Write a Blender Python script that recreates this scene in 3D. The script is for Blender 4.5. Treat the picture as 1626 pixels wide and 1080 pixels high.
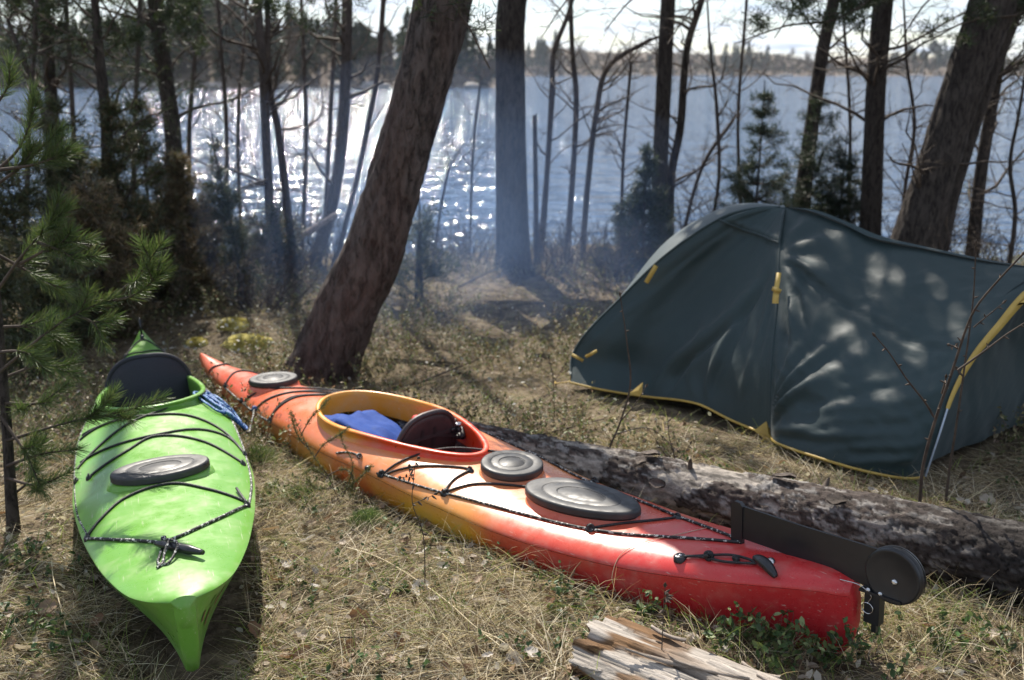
import bpy, math
import numpy as np
from mathutils import Vector, Matrix
R = math.radians
for _o in list(bpy.data.objects):
    bpy.data.objects.remove(_o)
scene = bpy.context.scene
COL = scene.collection

# ------------------------------------------------------------------ camera
CAMZ, PITCH, FPX = 1.62, R(15.15), 1581.0
cd = bpy.data.cameras.new('camera')
cam = bpy.data.objects.new('camera', cd)
COL.objects.link(cam)
cam.location = (0, 0, CAMZ)
cam.rotation_euler = (R(90) - PITCH, 0, 0)
cd.sensor_width = 36
cd.lens = 35.0
cd.clip_start = 0.05
cd.clip_end = 6000
cd.dof.use_dof = True
cd.dof.focus_distance = 2.95
cd.dof.aperture_fstop = 3.0
scene.camera = cam

# ------------------------------------------------------------------ light
SUN_EL, SUN_AZ = 46.0, -16.5          # azimuth clockwise from +Y
scene.view_settings.view_transform = 'Standard'
scene.view_settings.look = 'None'
scene.view_settings.gamma = 1
scene.view_settings.use_curve_mapping = False
scene.view_settings.exposure = 0.92
w = bpy.data.worlds.new("World")
scene.world = w
w.use_nodes = True
nt = w.node_tree
nt.nodes.clear()
N = nt.nodes.new
L = nt.links.new
out = N('ShaderNodeOutputWorld')
bg = N('ShaderNodeBackground')
sky = N('ShaderNodeTexSky')
sky.sky_type = 'NISHITA'
sky.sun_disc = False
sky.sun_elevation = R(SUN_EL)
sky.sun_rotation = R(SUN_AZ % 360)
sky.altitude = 50
sky.air_density = 1.0
sky.dust_density = 0.35
sky.ozone_density = 2.0
tc = N('ShaderNodeTexCoord')
sep = N('ShaderNodeSeparateXYZ')
L(tc.outputs['Generated'], sep.inputs[0])
zz = N('ShaderNodeMath'); zz.operation = 'MAXIMUM'; zz.inputs[1].default_value = 0.0
L(sep.outputs[2], zz.inputs[0])
za = N('ShaderNodeMath'); za.operation = 'ADD'; za.inputs[1].default_value = 0.10
L(zz.outputs[0], za.inputs[0])
dx = N('ShaderNodeMath'); dx.operation = 'DIVIDE'
dy = N('ShaderNodeMath'); dy.operation = 'DIVIDE'
L(sep.outputs[0], dx.inputs[0]); L(za.outputs[0], dx.inputs[1])
L(sep.outputs[1], dy.inputs[0]); L(za.outputs[0], dy.inputs[1])
cmb = N('ShaderNodeCombineXYZ')
L(dx.outputs[0], cmb.inputs[0]); L(dy.outputs[0], cmb.inputs[1])
nz = N('ShaderNodeTexNoise')
nz.inputs['Scale'].default_value = 1.6
nz.inputs['Detail'].default_value = 8
nz.inputs['Roughness'].default_value = 0.6
L(cmb.outputs[0], nz.inputs['Vector'])
cr = N('ShaderNodeValToRGB')
cr.color_ramp.elements[0].position = 0.34
cr.color_ramp.elements[1].position = 0.62
L(nz.outputs['Fac'], cr.inputs['Fac'])
mx = N('ShaderNodeMixRGB')
nz2 = N('ShaderNodeTexNoise')
nz2.inputs['Scale'].default_value = 3.1
nz2.inputs['Detail'].default_value = 7
L(cmb.outputs[0], nz2.inputs['Vector'])
cr2 = N('ShaderNodeValToRGB')
cr2.color_ramp.elements[0].position = 0.36
cr2.color_ramp.elements[0].color = (.55, .62, .74, 1)
cr2.color_ramp.elements[1].position = 0.60
cr2.color_ramp.elements[1].color = (1, 1, 1, 1)
L(nz2.outputs['Fac'], cr2.inputs['Fac'])
mxc = N('ShaderNodeMixRGB')
mxc.blend_type = 'MULTIPLY'
mxc.inputs['Fac'].default_value = 1
mxc.inputs['Color1'].default_value = (8.2, 8.7, 9.6, 1)
L(cr2.outputs['Color'], mxc.inputs['Color2'])
L(mxc.outputs[0], mx.inputs['Color2'])
fm = N('ShaderNodeMath'); fm.operation = 'MULTIPLY'; fm.inputs[1].default_value = 0.93
L(cr.outputs['Color'], fm.inputs[0])
L(fm.outputs[0], mx.inputs['Fac'])
L(sky.outputs[0], mx.inputs['Color1'])
L(mx.outputs[0], bg.inputs['Color'])
bg.inputs['Strength'].default_value = 0.076
L(bg.outputs[0], out.inputs['Surface'])

sd = bpy.data.lights.new('sun', 'SUN')
sd.energy = 4.8
sd.angle = R(0.5)
sd.color = (1.0, 0.93, 0.82)
sun = bpy.data.objects.new('sun', sd)
COL.objects.link(sun)
to_sun = Vector((math.sin(R(SUN_AZ)) * math.cos(R(SUN_EL)), math.cos(R(SUN_AZ)) * math.cos(R(SUN_EL)), math.sin(R(SUN_EL))))
sun.rotation_euler = to_sun.to_track_quat('Z', 'Y').to_euler()
sun.location = to_sun * 60
scene.cycles.max_bounces = 7
scene.cycles.transparent_max_bounces = 8
scene.cycles.volume_bounces = 0
scene.cycles.volume_step_rate = 3.0
scene.cycles.caustics_reflective = False
scene.cycles.caustics_refractive = False

# ------------------------------------------------------------------ numeric helpers
def ray(px, py):
    cx = (px - 813.0) / FPX
    cy = (540.0 - py) / FPX
    return np.array([cx, math.cos(PITCH) + cy * math.sin(PITCH), -math.sin(PITCH) + cy * math.cos(PITCH)])


def at(px, py, d):
    """world point on the sight line of a photo pixel at ground distance d (metres ahead of the camera)"""
    r = ray(px, py)
    return np.array([0, 0, CAMZ]) + r * (d / r[1])


def sstep(a, b, x):
    t = np.clip((x - a) / (b - a), 0, 1)
    return t * t * (3 - 2 * t)


def gz(x, y):
    """height of the ground"""
    x = np.asarray(x, float)
    y = np.asarray(y, float)
    z = -0.066 * np.clip(y - 2.52, 0, 4.0) - 0.012 * np.clip(y - 6.5, 0, 5)
    z = z + 0.16 * np.exp(-(((x + 2.05) / 0.75) ** 2 + ((y - 7.1) / 0.6) ** 2))      # moss mound
    z = z + 0.22 * sstep(-3.0, -6.5, x) * sstep(3, 7, y)
    z = z + 0.10 * sstep(1.0, -0.5, y) - 0.055 * np.exp(-(((x + 1.0) / 0.7) ** 2 + ((y - 2.5) / 0.9) ** 2))
    hum = 0.030 * np.sin(2.9 * x + 1.3) * np.sin(2.5 * y + .5) + 0.016 * np.sin(6.7 * x + 2.1 * y) * np.sin(5.9 * y - 1.7 * x + 1.0)
    z = z + hum * (0.25 + 0.75 * sstep(4.0, 6.5, y)) + 0.006 * np.sin(17 * x + 3 * y) * np.sin(15 * y - 4 * x)
    edge = 11.2 + 0.35 * np.sin(0.8 * x + 1.0) + 0.2 * np.sin(2.1 * x)
    z = z - 2.5 * sstep(-0.6, 2.9, y - edge)
    return z


def onground(px, py, lift=0.0):
    r = ray(px, py)
    d = 5.0
    for _ in range(40):
        p = np.array([0, 0, CAMZ]) + r * (d / r[1])
        zt = float(gz(p[0], p[1])) + lift
        d = 0.5 * d + 0.5 * (zt - CAMZ) / (r[2] / r[1])
    return np.array([0, 0, CAMZ]) + r * (d / r[1])


def _hash(i, j, k, seed):
    h = (i * 374761393 + j * 668265263 + k * 2147483647 + seed * 974634777) & 0xFFFFFFFF
    h = (h ^ (h >> 13)) * 1274126177 & 0xFFFFFFFF
    return ((h ^ (h >> 16)) & 0xFFFF) / 65535.0


def vnoise(p, seed=0):
    p = np.asarray(p, float)
    f = np.floor(p).astype(np.int64)
    t = p - f
    t = t * t * (3 - 2 * t)
    r = 0
    for a in (0, 1):
        for b in (0, 1):
            for c in (0, 1):
                wgt = (t[..., 0] if a else 1 - t[..., 0]) * (t[..., 1] if b else 1 - t[..., 1]) * (t[..., 2] if c else 1 - t[..., 2])
                r = r + wgt * _hash(f[..., 0] + a, f[..., 1] + b, f[..., 2] + c, seed)
    return r


def fbm(p, oct=3, seed=0):
    p = np.asarray(p, float)
    r, a, tot = 0, 1.0, 0
    for k in range(oct):
        r = r + a * vnoise(p * 2 ** k, seed + k)
        tot += a
        a *= 0.5
    return r / tot


def interp(x, tab):
    """smooth (monotone cubic) interpolation in a table of (x, value)"""
    xs = np.array([t[0] for t in tab], float)
    ys = np.array([t[1] for t in tab], float)
    dl = np.diff(ys) / np.diff(xs)
    m = np.zeros_like(ys)
    m[0], m[-1] = dl[0], dl[-1]
    for i in range(1, len(xs) - 1):
        m[i] = 0 if dl[i - 1] * dl[i] <= 0 else 2 * dl[i - 1] * dl[i] / (dl[i - 1] + dl[i])
    x = np.clip(np.asarray(x, float), xs[0], xs[-1])
    i = np.clip(np.searchsorted(xs, x, side='right') - 1, 0, len(xs) - 2)
    h = xs[i + 1] - xs[i]
    t = (x - xs[i]) / h
    return ((2 * t ** 3 - 3 * t ** 2 + 1) * ys[i] + (t ** 3 - 2 * t ** 2 + t) * h * m[i] + (-2 * t ** 3 + 3 * t ** 2) * ys[i + 1] + (t ** 3 - t ** 2) * h * m[i + 1])


def smooth_path(pts, n):
    """Catmull-Rom through points, resampled to n points"""
    P = np.array(pts, float)
    if len(P) == 2:
        t = np.linspace(0, 1, n)[:, None]
        return P[0] * (1 - t) + P[1] * t
    d = np.r_[0, np.cumsum(np.linalg.norm(np.diff(P, axis=0), axis=1))]
    x = np.linspace(0, d[-1], n)
    return np.stack([interp_cr(x, d, P[:, k]) for k in range(P.shape[1])], 1)


def interp_cr(x, xs, ys):
    m = np.zeros_like(ys)
    m[1:-1] = (ys[2:] - ys[:-2]) / (xs[2:] - xs[:-2])
    m[0] = (ys[1] - ys[0]) / (xs[1] - xs[0])
    m[-1] = (ys[-1] - ys[-2]) / (xs[-1] - xs[-2])
    i = np.clip(np.searchsorted(xs, x, side='right') - 1, 0, len(xs) - 2)
    h = xs[i + 1] - xs[i]
    t = (x - xs[i]) / h
    return ((2 * t ** 3 - 3 * t ** 2 + 1) * ys[i] + (t ** 3 - 2 * t ** 2 + t) * h * m[i] + (-2 * t ** 3 + 3 * t ** 2) * ys[i + 1] + (t ** 3 - t ** 2) * h * m[i + 1])


# ------------------------------------------------------------------ kayak shapes
class KayakShape:
    def __init__(self, near, far, z0, z1, roll, beam, deck, crown, keel, p, q, ends):
        n = np.array([near[0], near[1], z0]); f = np.array([far[0], far[1], z1])
        self.L = float(np.linalg.norm(f - n))
        X = (f - n) / self.L
        Y = np.cross([0, 0, 1.0], X); Y /= np.linalg.norm(Y)
        Z = np.cross(X, Y)
        c, s = math.cos(R(roll)), math.sin(R(roll))
        Y, Z = Y * c + Z * s, Z * c - Y * s
        self.o, self.X, self.Y, self.Z = n, X, Y, Z
        self.beam, self.deckt, self.crownt, self.keelt, self.p, self.q, self.ends = beam, deck, crown, keel, p, q, ends

    def b(self, s): return interp(s, self.beam)
    def top(self, s): return interp(s, self.deckt)
    def crown(self, s): return interp(s, self.crownt)
    def keel(self, s): return interp(s, self.keelt)

    def deckz(self, s, y):
        u = np.clip(np.abs(y) / np.maximum(self.b(s), 1e-4), 0, 1)
        cr = self.crown(s)
        return self.top(s) - cr + cr * (1 - u ** self.p) ** (1 / self.q)

    def world(self, l):
        l = np.asarray(l, float)
        return self.o + l[..., 0:1] * self.X + l[..., 1:2] * self.Y + l[..., 2:3] * self.Z

    def pix(self, s, y, lift=0.0):
        wpt = self.world(np.array([s, y, float(self.deckz(s, y)) + lift]))
        return project(wpt)

    def find(self, px, py, lift=0.0):
        """deck coordinates (s, y) seen at a photo pixel"""
        best = None
        for s in np.linspace(0.02, self.L - .02, 60):
            bb = float(self.b(s))
            for y in np.linspace(-bb, bb, 15):
                q = self.pix(s, y, lift)
                e = (q[0] - px) ** 2 + (q[1] - py) ** 2
                if best is None or e < best[0]:
                    best = (e, s, y)
        e, s, y = best
        st = 0.03
        while st > 5e-4:
            imp = False
            for ds, dyy in ((st, 0), (-st, 0), (0, st), (0, -st)):
                q = self.pix(s + ds, y + dyy, lift)
                e2 = (q[0] - px) ** 2 + (q[1] - py) ** 2
                if e2 < e and abs(y + dyy) <= float(self.b(s + ds)):
                    e, s, y, imp = e2, s + ds, y + dyy, True
            if not imp:
                st /= 2
        return s, y, e ** .5


def project(wpt):
    d = np.asarray(wpt, float) - np.array([0, 0, CAMZ])
    c, s = math.cos(PITCH), math.sin(PITCH)
    zc = d[..., 1] * c - d[..., 2] * s
    yc = d[..., 1] * s + d[..., 2] * c
    return np.stack([813 + FPX * d[..., 0] / zc, 540 - FPX * yc / zc], -1)


GK = KayakShape((-.858, 2.36), (-2.26, 5.90), 0.0, -0.22, -2.0,
                beam=[(0, .035), (.04, .088), (.12, .14), (.3, .193), (.5, .235), (.8, .284), (1.2, .322), (1.7, .328), (2.3, .292), (3.0, .2), (3.5, .1), (3.75, .035), (3.83, .012)],
                deck=[(0, .275), (.15, .28), (.5, .27), (1.0, .265), (1.6, .285), (1.85, .30), (2.4, .265), (3.0, .25), (3.5, .27), (3.83, .31)],
                crown=[(0, .012), (.15, .03), (.5, .055), (1.2, .085), (1.8, .10), (2.4, .07), (3.2, .06), (3.83, .03)],
                keel=[(0, .18), (.03, .06), (.1, .0), (.3, -.025), (1.5, -.05), (3.2, -.01), (3.6, .03), (3.83, .2)],
                p=2.2, q=1.25, ends=(1.12, 0.7))
OK_ = KayakShape((.974, 2.52), (-1.80, 5.56), 0.0, -0.20, 0.0,
                 beam=[(0, .03), (.03, .055), (.1, .085), (.3, .145), (.7, .225), (1.1, .278), (1.6, .305), (2.1, .312), (2.6, .27), (3.1, .2), (3.6, .115), (4.0, .045), (4.12, .012)],
                 deck=[(0, .235), (.08, .25), (.4, .225), (.8, .185), (1.2, .172), (1.6, .20), (2.2, .245), (2.6, .245), (3.3, .20), (3.8, .2), (4.12, .235)],
                 crown=[(0, .04), (.15, .055), (.6, .075), (1.2, .075), (1.8, .10), (2.5, .12), (3.3, .08), (4.12, .03)],
                 keel=[(0, .045), (.03, -.005), (.2, -.04), (.5, -.05), (1.5, -.065), (3.4, -.02), (3.8, .03), (4.05, .13), (4.12, .2)],
                 p=2.3, q=1.7, ends=(0.45, 0.5))

# ------------------------------------------------------------------ mesh helpers
def tag(o, label=None, cat=None, group=None, kind=None):
    if label: o['label'] = label
    if cat: o['category'] = cat
    if group: o['group'] = group
    if kind: o['kind'] = kind
    return o


def empty(name, loc=(0, 0, 0), label=None, cat=None, group=None, matrix=None):
    o = bpy.data.objects.new(name, None)
    COL.objects.link(o)
    o.empty_display_size = 0.1
    if matrix is not None: o.matrix_world = matrix
    else: o.location = loc
    return tag(o, label, cat, group)


def link(name, me, mat=None, parent=None):
    o = bpy.data.objects.new(name, me)
    COL.objects.link(o)
    if mat is not None and not me.materials: me.materials.append(mat)
    if parent is not None:
        o.parent = parent
    return o


def mesh_np(name, V, F, mat=None, parent=None, smooth=True, col=None):
    """V (n,3); F (m,k) one face size, or a list of such arrays; col (n,3) a per-vertex hue"""
    V = np.asarray(V, np.float32)
    Fs = F if isinstance(F, list) else [F]
    Fs = [np.asarray(f, np.int32) for f in Fs if len(f)]
    me = bpy.data.meshes.new(name)
    me.vertices.add(len(V)); me.vertices.foreach_set('co', V.ravel())
    idx = np.concatenate([f.ravel() for f in Fs])
    sizes = np.concatenate([np.full(len(f), f.shape[1], np.int32) for f in Fs])
    starts = np.r_[0, np.cumsum(sizes)[:-1]].astype(np.int32)
    me.loops.add(len(idx)); me.loops.foreach_set('vertex_index', idx)
    me.polygons.add(len(sizes)); me.polygons.foreach_set('loop_start', starts)
    me.polygons.foreach_set('use_smooth', np.full(len(sizes), smooth))
    me.update(calc_edges=True)
    if col is not None:
        a = me.attributes.new('Col', 'FLOAT_COLOR', 'POINT')
        a.data.foreach_set('color', np.c_[np.asarray(col, np.float32), np.ones(len(V), np.float32)].ravel())
    return link(name, me, mat, parent)


class MB:
    """collects grids, tubes and blades into one mesh"""
    def __init__(self): self.V, self.F, self.C, self.n = [], {3: [], 4: []}, [], 0

    def add(self, V, F, col=None):
        V = np.asarray(V, float)
        F = np.asarray(F, int)
        self.V.append(V)
        if len(F): self.F[F.shape[1]].append(F + self.n)
        self.C.append(np.tile(np.asarray(col if col is not None else (1, 1, 1), float), (len(V), 1)) if np.ndim(col) < 2 else np.asarray(col))
        self.n += len(V)

    def grid(self, P, cu=False, cv=False, col=None, flip=False):
        a, b = P.shape[:2]
        i = np.arange(a if cu else a - 1)
        j = np.arange(b if cv else b - 1)
        I, J = np.meshgrid(i, j, indexing='ij')
        I2, J2 = (I + 1) % a, (J + 1) % b
        F = np.stack([I * b + J, I2 * b + J, I2 * b + J2, I * b + J2], -1).reshape(-1, 4)
        self.add(P.reshape(-1, 3), F[:, ::-1] if flip else F, col)

    def tube(self, path, r, sides=6, cap=True, col=None):
        P = np.asarray(path, float)
        n = len(P)
        r = np.broadcast_to(np.asarray(r, float), (n,))
        T = np.gradient(P, axis=0)
        T /= np.maximum(np.linalg.norm(T, axis=1, keepdims=True), 1e-9)
        u = np.array([0.31, 0.17, 0.93]) if abs(T[0][2]) < .9 else np.array([1.0, .1, 0])
        U = np.zeros((n, 3))
        for k in range(n):
            u = u - T[k] * (u @ T[k])
            u /= max(np.linalg.norm(u), 1e-9)
            U[k] = u
        W = np.cross(T, U)
        a = np.linspace(0, 2 * np.pi, sides, endpoint=False)
        G = P[:, None] + r[:, None, None] * (np.cos(a)[None, :, None] * U[:, None] + np.sin(a)[None, :, None] * W[:, None])
        n0 = self.n
        self.grid(G, cv=True, col=col)
        if cap:
            for k, row in ((0, 0), (n - 1, (n - 1) * sides)):
                c = self.n
                self.add([P[k]], np.zeros((0, 3)), col)
                ii = np.arange(sides)
                f = np.stack([np.full(sides, c), n0 + row + (ii + (1 if k == 0 else 0)) % sides, n0 + row + (ii + (0 if k == 0 else 1)) % sides], 1)
                self.F[3].append(f)

    def box(self, c, size, rot=None, bev=0.0):
        x, y, z = [v / 2 for v in size]
        V = np.array([[sx * x, sy * y, sz * z] for sx in (-1, 1) for sy in (-1, 1) for sz in (-1, 1)], float)
        if rot is not None: V = V @ np.asarray(rot).T
        F = [[0, 1, 3, 2], [4, 6, 7, 5], [0, 4, 5, 1], [2, 3, 7, 6], [0, 2, 6, 4], [1, 5, 7, 3]]
        self.add(V + np.asarray(c, float), F)

    def lathe(self, prof, c=(0, 0, 0), ax=1.0, ay=1.0, rot=None, seg=40, egg=0.0):
        a = np.linspace(0, 2 * np.pi, seg, endpoint=False)
        pr = np.asarray(prof, float)
        x = pr[:, 0:1] * np.cos(a) * ax
        y = pr[:, 0:1] * np.sin(a) * ay * (1 - egg * np.cos(a))
        G = np.stack([x, y, np.broadcast_to(pr[:, 1:2], x.shape)], -1)
        if rot is not None: G = G @ np.asarray(rot).T
        self.grid(G + np.asarray(c, float), cv=True)

    def build(self, name, mat, parent=None, smooth=True, usecol=False, weld=False):
        V = np.concatenate(self.V)
        Fs = [np.concatenate(f) for k, f in self.F.items() if f]
        return mesh_np(name, V, Fs, mat, parent, smooth, np.concatenate(self.C) if usecol else None)


def blades(base, d, length, width, bend, segs=2, taper=0.15, rng=None, mid=False):
    """ribbons: base (n,3), unit direction d, bend = offset vector reached at the tip (quadratic)"""
    n = len(base)
    rv = rng.normal(size=(n, 3))
    wv = np.cross(d, rv)
    wv /= np.maximum(np.linalg.norm(wv, axis=1, keepdims=True), 1e-9)
    V = np.zeros((n, segs + 1, 2, 3))
    for k in range(segs + 1):
        t = k / segs
        c = base + d * (length * t)[:, None] + bend * t * t
        wd = width * ((1 - (1 - taper) * t) if not mid else max(taper, math.sin(math.pi * (0.12 + 0.86 * t))))
        V[:, k, 0] = c - wv * (wd / 2)[:, None]
        V[:, k, 1] = c + wv * (wd / 2)[:, None]
    m = (segs + 1) * 2
    o = (np.arange(n) * m)[:, None]
    F = np.concatenate([o + np.array([2 * k, 2 * k + 1, 2 * k + 3, 2 * k + 2])[None] for k in range(segs)])
    return V.reshape(-1, 3), F, m


def jitter_cols(n, cols, rng, var=0.15, weights=None):
    cols = np.asarray(cols, float)
    i = rng.choice(len(cols), n, p=weights)
    return np.clip(cols[i] * (1 + rng.normal(size=(n, 1)) * var), 0.004, 0.9)


def unit(v):
    return v / np.maximum(np.linalg.norm(v, axis=-1, keepdims=True), 1e-9)


# ------------------------------------------------------------------ materials
def new_mat(name):
    m = bpy.data.materials.new(name)
    m.use_nodes = True
    t = m.node_tree
    b = t.nodes['Principled BSDF']
    return m, t, b


def noise_mat(name, cols, scale=8.0, rough=0.6, bump=0.0, bump_scale=None, stretch=(1, 1, 1), detail=6, spec=0.5, pos=None, metallic=0.0, bdist=0.01, rough_var=0.0, distort=0.0):
    m, t, b = new_mat(name)
    n = t.nodes.new; l = t.links.new
    tcn = n('ShaderNodeTexCoord'); mp = n('ShaderNodeMapping')
    mp.inputs['Scale'].default_value = stretch
    l(tcn.outputs['Object'], mp.inputs['Vector'])
    no = n('ShaderNodeTexNoise'); no.inputs['Scale'].default_value = scale; no.inputs['Detail'].default_value = detail
    no.inputs['Roughness'].default_value = 0.6
    no.inputs['Distortion'].default_value = distort
    l(mp.outputs[0], no.inputs['Vector'])
    r = n('ShaderNodeValToRGB')
    els = r.color_ramp.elements
    ps = pos or list(np.linspace(0.3, 0.7, len(cols)))
    while len(els) < len(cols): els.new(0.5)
    for e, p, c in zip(els, ps, cols):
        e.position = p; e.color = (*c, 1)
    l(no.outputs['Fac'], r.inputs['Fac'])
    l(r.outputs['Color'], b.inputs['Base Color'])
    b.inputs['Roughness'].default_value = rough
    b.inputs['Specular IOR Level'].default_value = spec
    b.inputs['Metallic'].default_value = metallic
    if rough_var:
        n3 = n('ShaderNodeTexNoise'); n3.inputs['Scale'].default_value = scale * 2.3; n3.inputs['Detail'].default_value = 5
        l(mp.outputs[0], n3.inputs['Vector'])
        mr = n('ShaderNodeMapRange')
        mr.inputs['To Min'].default_value = max(0.02, rough - rough_var); mr.inputs['To Max'].default_value = min(1, rough + rough_var)
        mr.inputs['From Min'].default_value = .3; mr.inputs['From Max'].default_value = .7
        l(n3.outputs['Fac'], mr.inputs['Value']); l(mr.outputs[0], b.inputs['Roughness'])
    if bump:
        n2 = n('ShaderNodeTexNoise'); n2.inputs['Scale'].default_value = bump_scale or scale * 2; n2.inputs['Detail'].default_value = 6
        l(mp.outputs[0], n2.inputs['Vector'])
        bp = n('ShaderNodeBump'); bp.inputs['Strength'].default_value = bump; bp.inputs['Distance'].default_value = bdist
        l(n2.outputs['Fac'], bp.inputs['Height']); l(bp.outputs[0], b.inputs['Normal'])
    return m


def leaf_mat(name, rough=0.45, trans=0.3, spec=0.4, tint=(1, 1, 1)):
    """hue from the mesh attribute 'Col' (a hue of each leaf or blade), a bit translucent"""
    m, t, b = new_mat(name)
    n = t.nodes.new; l = t.links.new
    at_ = n('ShaderNodeAttribute'); at_.attribute_name = 'Col'
    l(at_.outputs['Color'], b.inputs['Base Color'])
    b.inputs['Roughness'].default_value = rough
    b.inputs['Specular IOR Level'].default_value = spec
    tr = n('ShaderNodeBsdfTranslucent')
    mm = n('ShaderNodeMixRGB'); mm.blend_type = 'MULTIPLY'; mm.inputs['Fac'].default_value = 1.0
    mm.inputs['Color2'].default_value = (1.25 * tint[0], 1.25 * tint[1], 1.0 * tint[2], 1)
    l(at_.outputs['Color'], mm.inputs['Color1']); l(mm.outputs[0], tr.inputs['Color'])
    ms = n('ShaderNodeMixShader'); ms.inputs['Fac'].default_value = trans
    l(b.outputs[0], ms.inputs[1]); l(tr.outputs[0], ms.inputs[2])
    l(ms.outputs[0], t.nodes['Material Output'].inputs['Surface'])
    return m


def bark_mat(name, dark, light, warm, scale=14.0, bump=0.9, patch=0.5):
    """furrows running up the trunk, broken into small scales, with a warmer inner bark showing in places"""
    m, t, b = new_mat(name)
    n = t.nodes.new; l = t.links.new
    tcn = n('ShaderNodeTexCoord')
    def noise(st, sc, det, rgh=.6, dist=0.0):
        mp = n('ShaderNodeMapping'); mp.inputs['Scale'].default_value = st
        l(tcn.outputs['Object'], mp.inputs['Vector'])
        no = n('ShaderNodeTexNoise'); no.inputs['Scale'].default_value = sc; no.inputs['Detail'].default_value = det
        no.inputs['Roughness'].default_value = rgh; no.inputs['Distortion'].default_value = dist
        l(mp.outputs[0], no.inputs['Vector'])
        return no, mp
    f1, mp1 = noise((1, 1, .27), scale * 1.7, 6, .65, .8)
    f2, mp2 = noise((1, 1, .55), scale * 5, 6, .7)
    vo = n('ShaderNodeTexVoronoi'); vo.feature = 'F1'; vo.inputs['Scale'].default_value = scale * 2.2
    mp3 = n('ShaderNodeMapping'); mp3.inputs['Scale'].default_value = (1, 1, .38); l(tcn.outputs['Object'], mp3.inputs['Vector'])
    wm = n('ShaderNodeMixRGB'); wm.blend_type = 'ADD'; wm.inputs['Fac'].default_value = .10
    l(mp3.outputs[0], wm.inputs['Color1']); l(f2.outputs['Color'], wm.inputs['Color2']); l(wm.outputs[0], vo.inputs['Vector'])
    r1 = n('ShaderNodeMapRange'); r1.inputs['From Min'].default_value = .38; r1.inputs['From Max'].default_value = .56
    l(f1.outputs['Fac'], r1.inputs['Value'])
    sp = n('ShaderNodeSeparateColor'); l(vo.outputs['Color'], sp.inputs[0])
    a1 = n('ShaderNodeMath'); a1.operation = 'MULTIPLY_ADD'; a1.inputs[1].default_value = .65
    l(sp.outputs[0], a1.inputs[0]); l(r1.outputs[0], a1.inputs[2])
    a2 = n('ShaderNodeMath'); a2.operation = 'MULTIPLY_ADD'; a2.inputs[1].default_value = .9
    l(f2.outputs['Fac'], a2.inputs[0]); l(a1.outputs[0], a2.inputs[2])
    r = n('ShaderNodeValToRGB')
    r.color_ramp.elements[0].position = .30; r.color_ramp.elements[0].color = (*dark, 1)
    r.color_ramp.elements[1].position = 1.0; r.color_ramp.elements[1].color = (*light, 1)
    hv = n('ShaderNodeMath'); hv.operation = 'MULTIPLY'; hv.inputs[1].default_value = .55
    l(a2.outputs[0], hv.inputs[0]); l(hv.outputs[0], r.inputs['Fac'])
    n4, _ = noise((1, 1, .35), 3.0, 5)
    r4 = n('ShaderNodeMapRange'); r4.inputs['From Min'].default_value = .47; r4.inputs['From Max'].default_value = .66; r4.inputs['To Max'].default_value = patch
    l(n4.outputs['Fac'], r4.inputs['Value'])
    mw = n('ShaderNodeMixRGB'); mw.inputs['Color2'].default_value = (*warm, 1)
    l(r4.outputs[0], mw.inputs['Fac']); l(r.outputs['Color'], mw.inputs['Color1'])
    l(mw.outputs[0], b.inputs['Base Color'])
    b.inputs['Roughness'].default_value = .88
    b.inputs['Specular IOR Level'].default_value = .2
    bp = n('ShaderNodeBump'); bp.inputs['Strength'].default_value = bump; bp.inputs['Distance'].default_value = .015
    l(hv.outputs[0], bp.inputs['Height']); l(bp.outputs[0], b.inputs['Normal'])
    return m


def plain(name, c, rough=0.5, metallic=0.0, spec=0.5, var=0.12, scale=30):
    c = np.array(c)
    return noise_mat(name, [tuple(c * (1 - var)), tuple(np.minimum(c * (1 + var), 1))], scale=scale, rough=rough, metallic=metallic, spec=spec, rough_var=0.06, bump=0.05, bdist=0.002)


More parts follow.
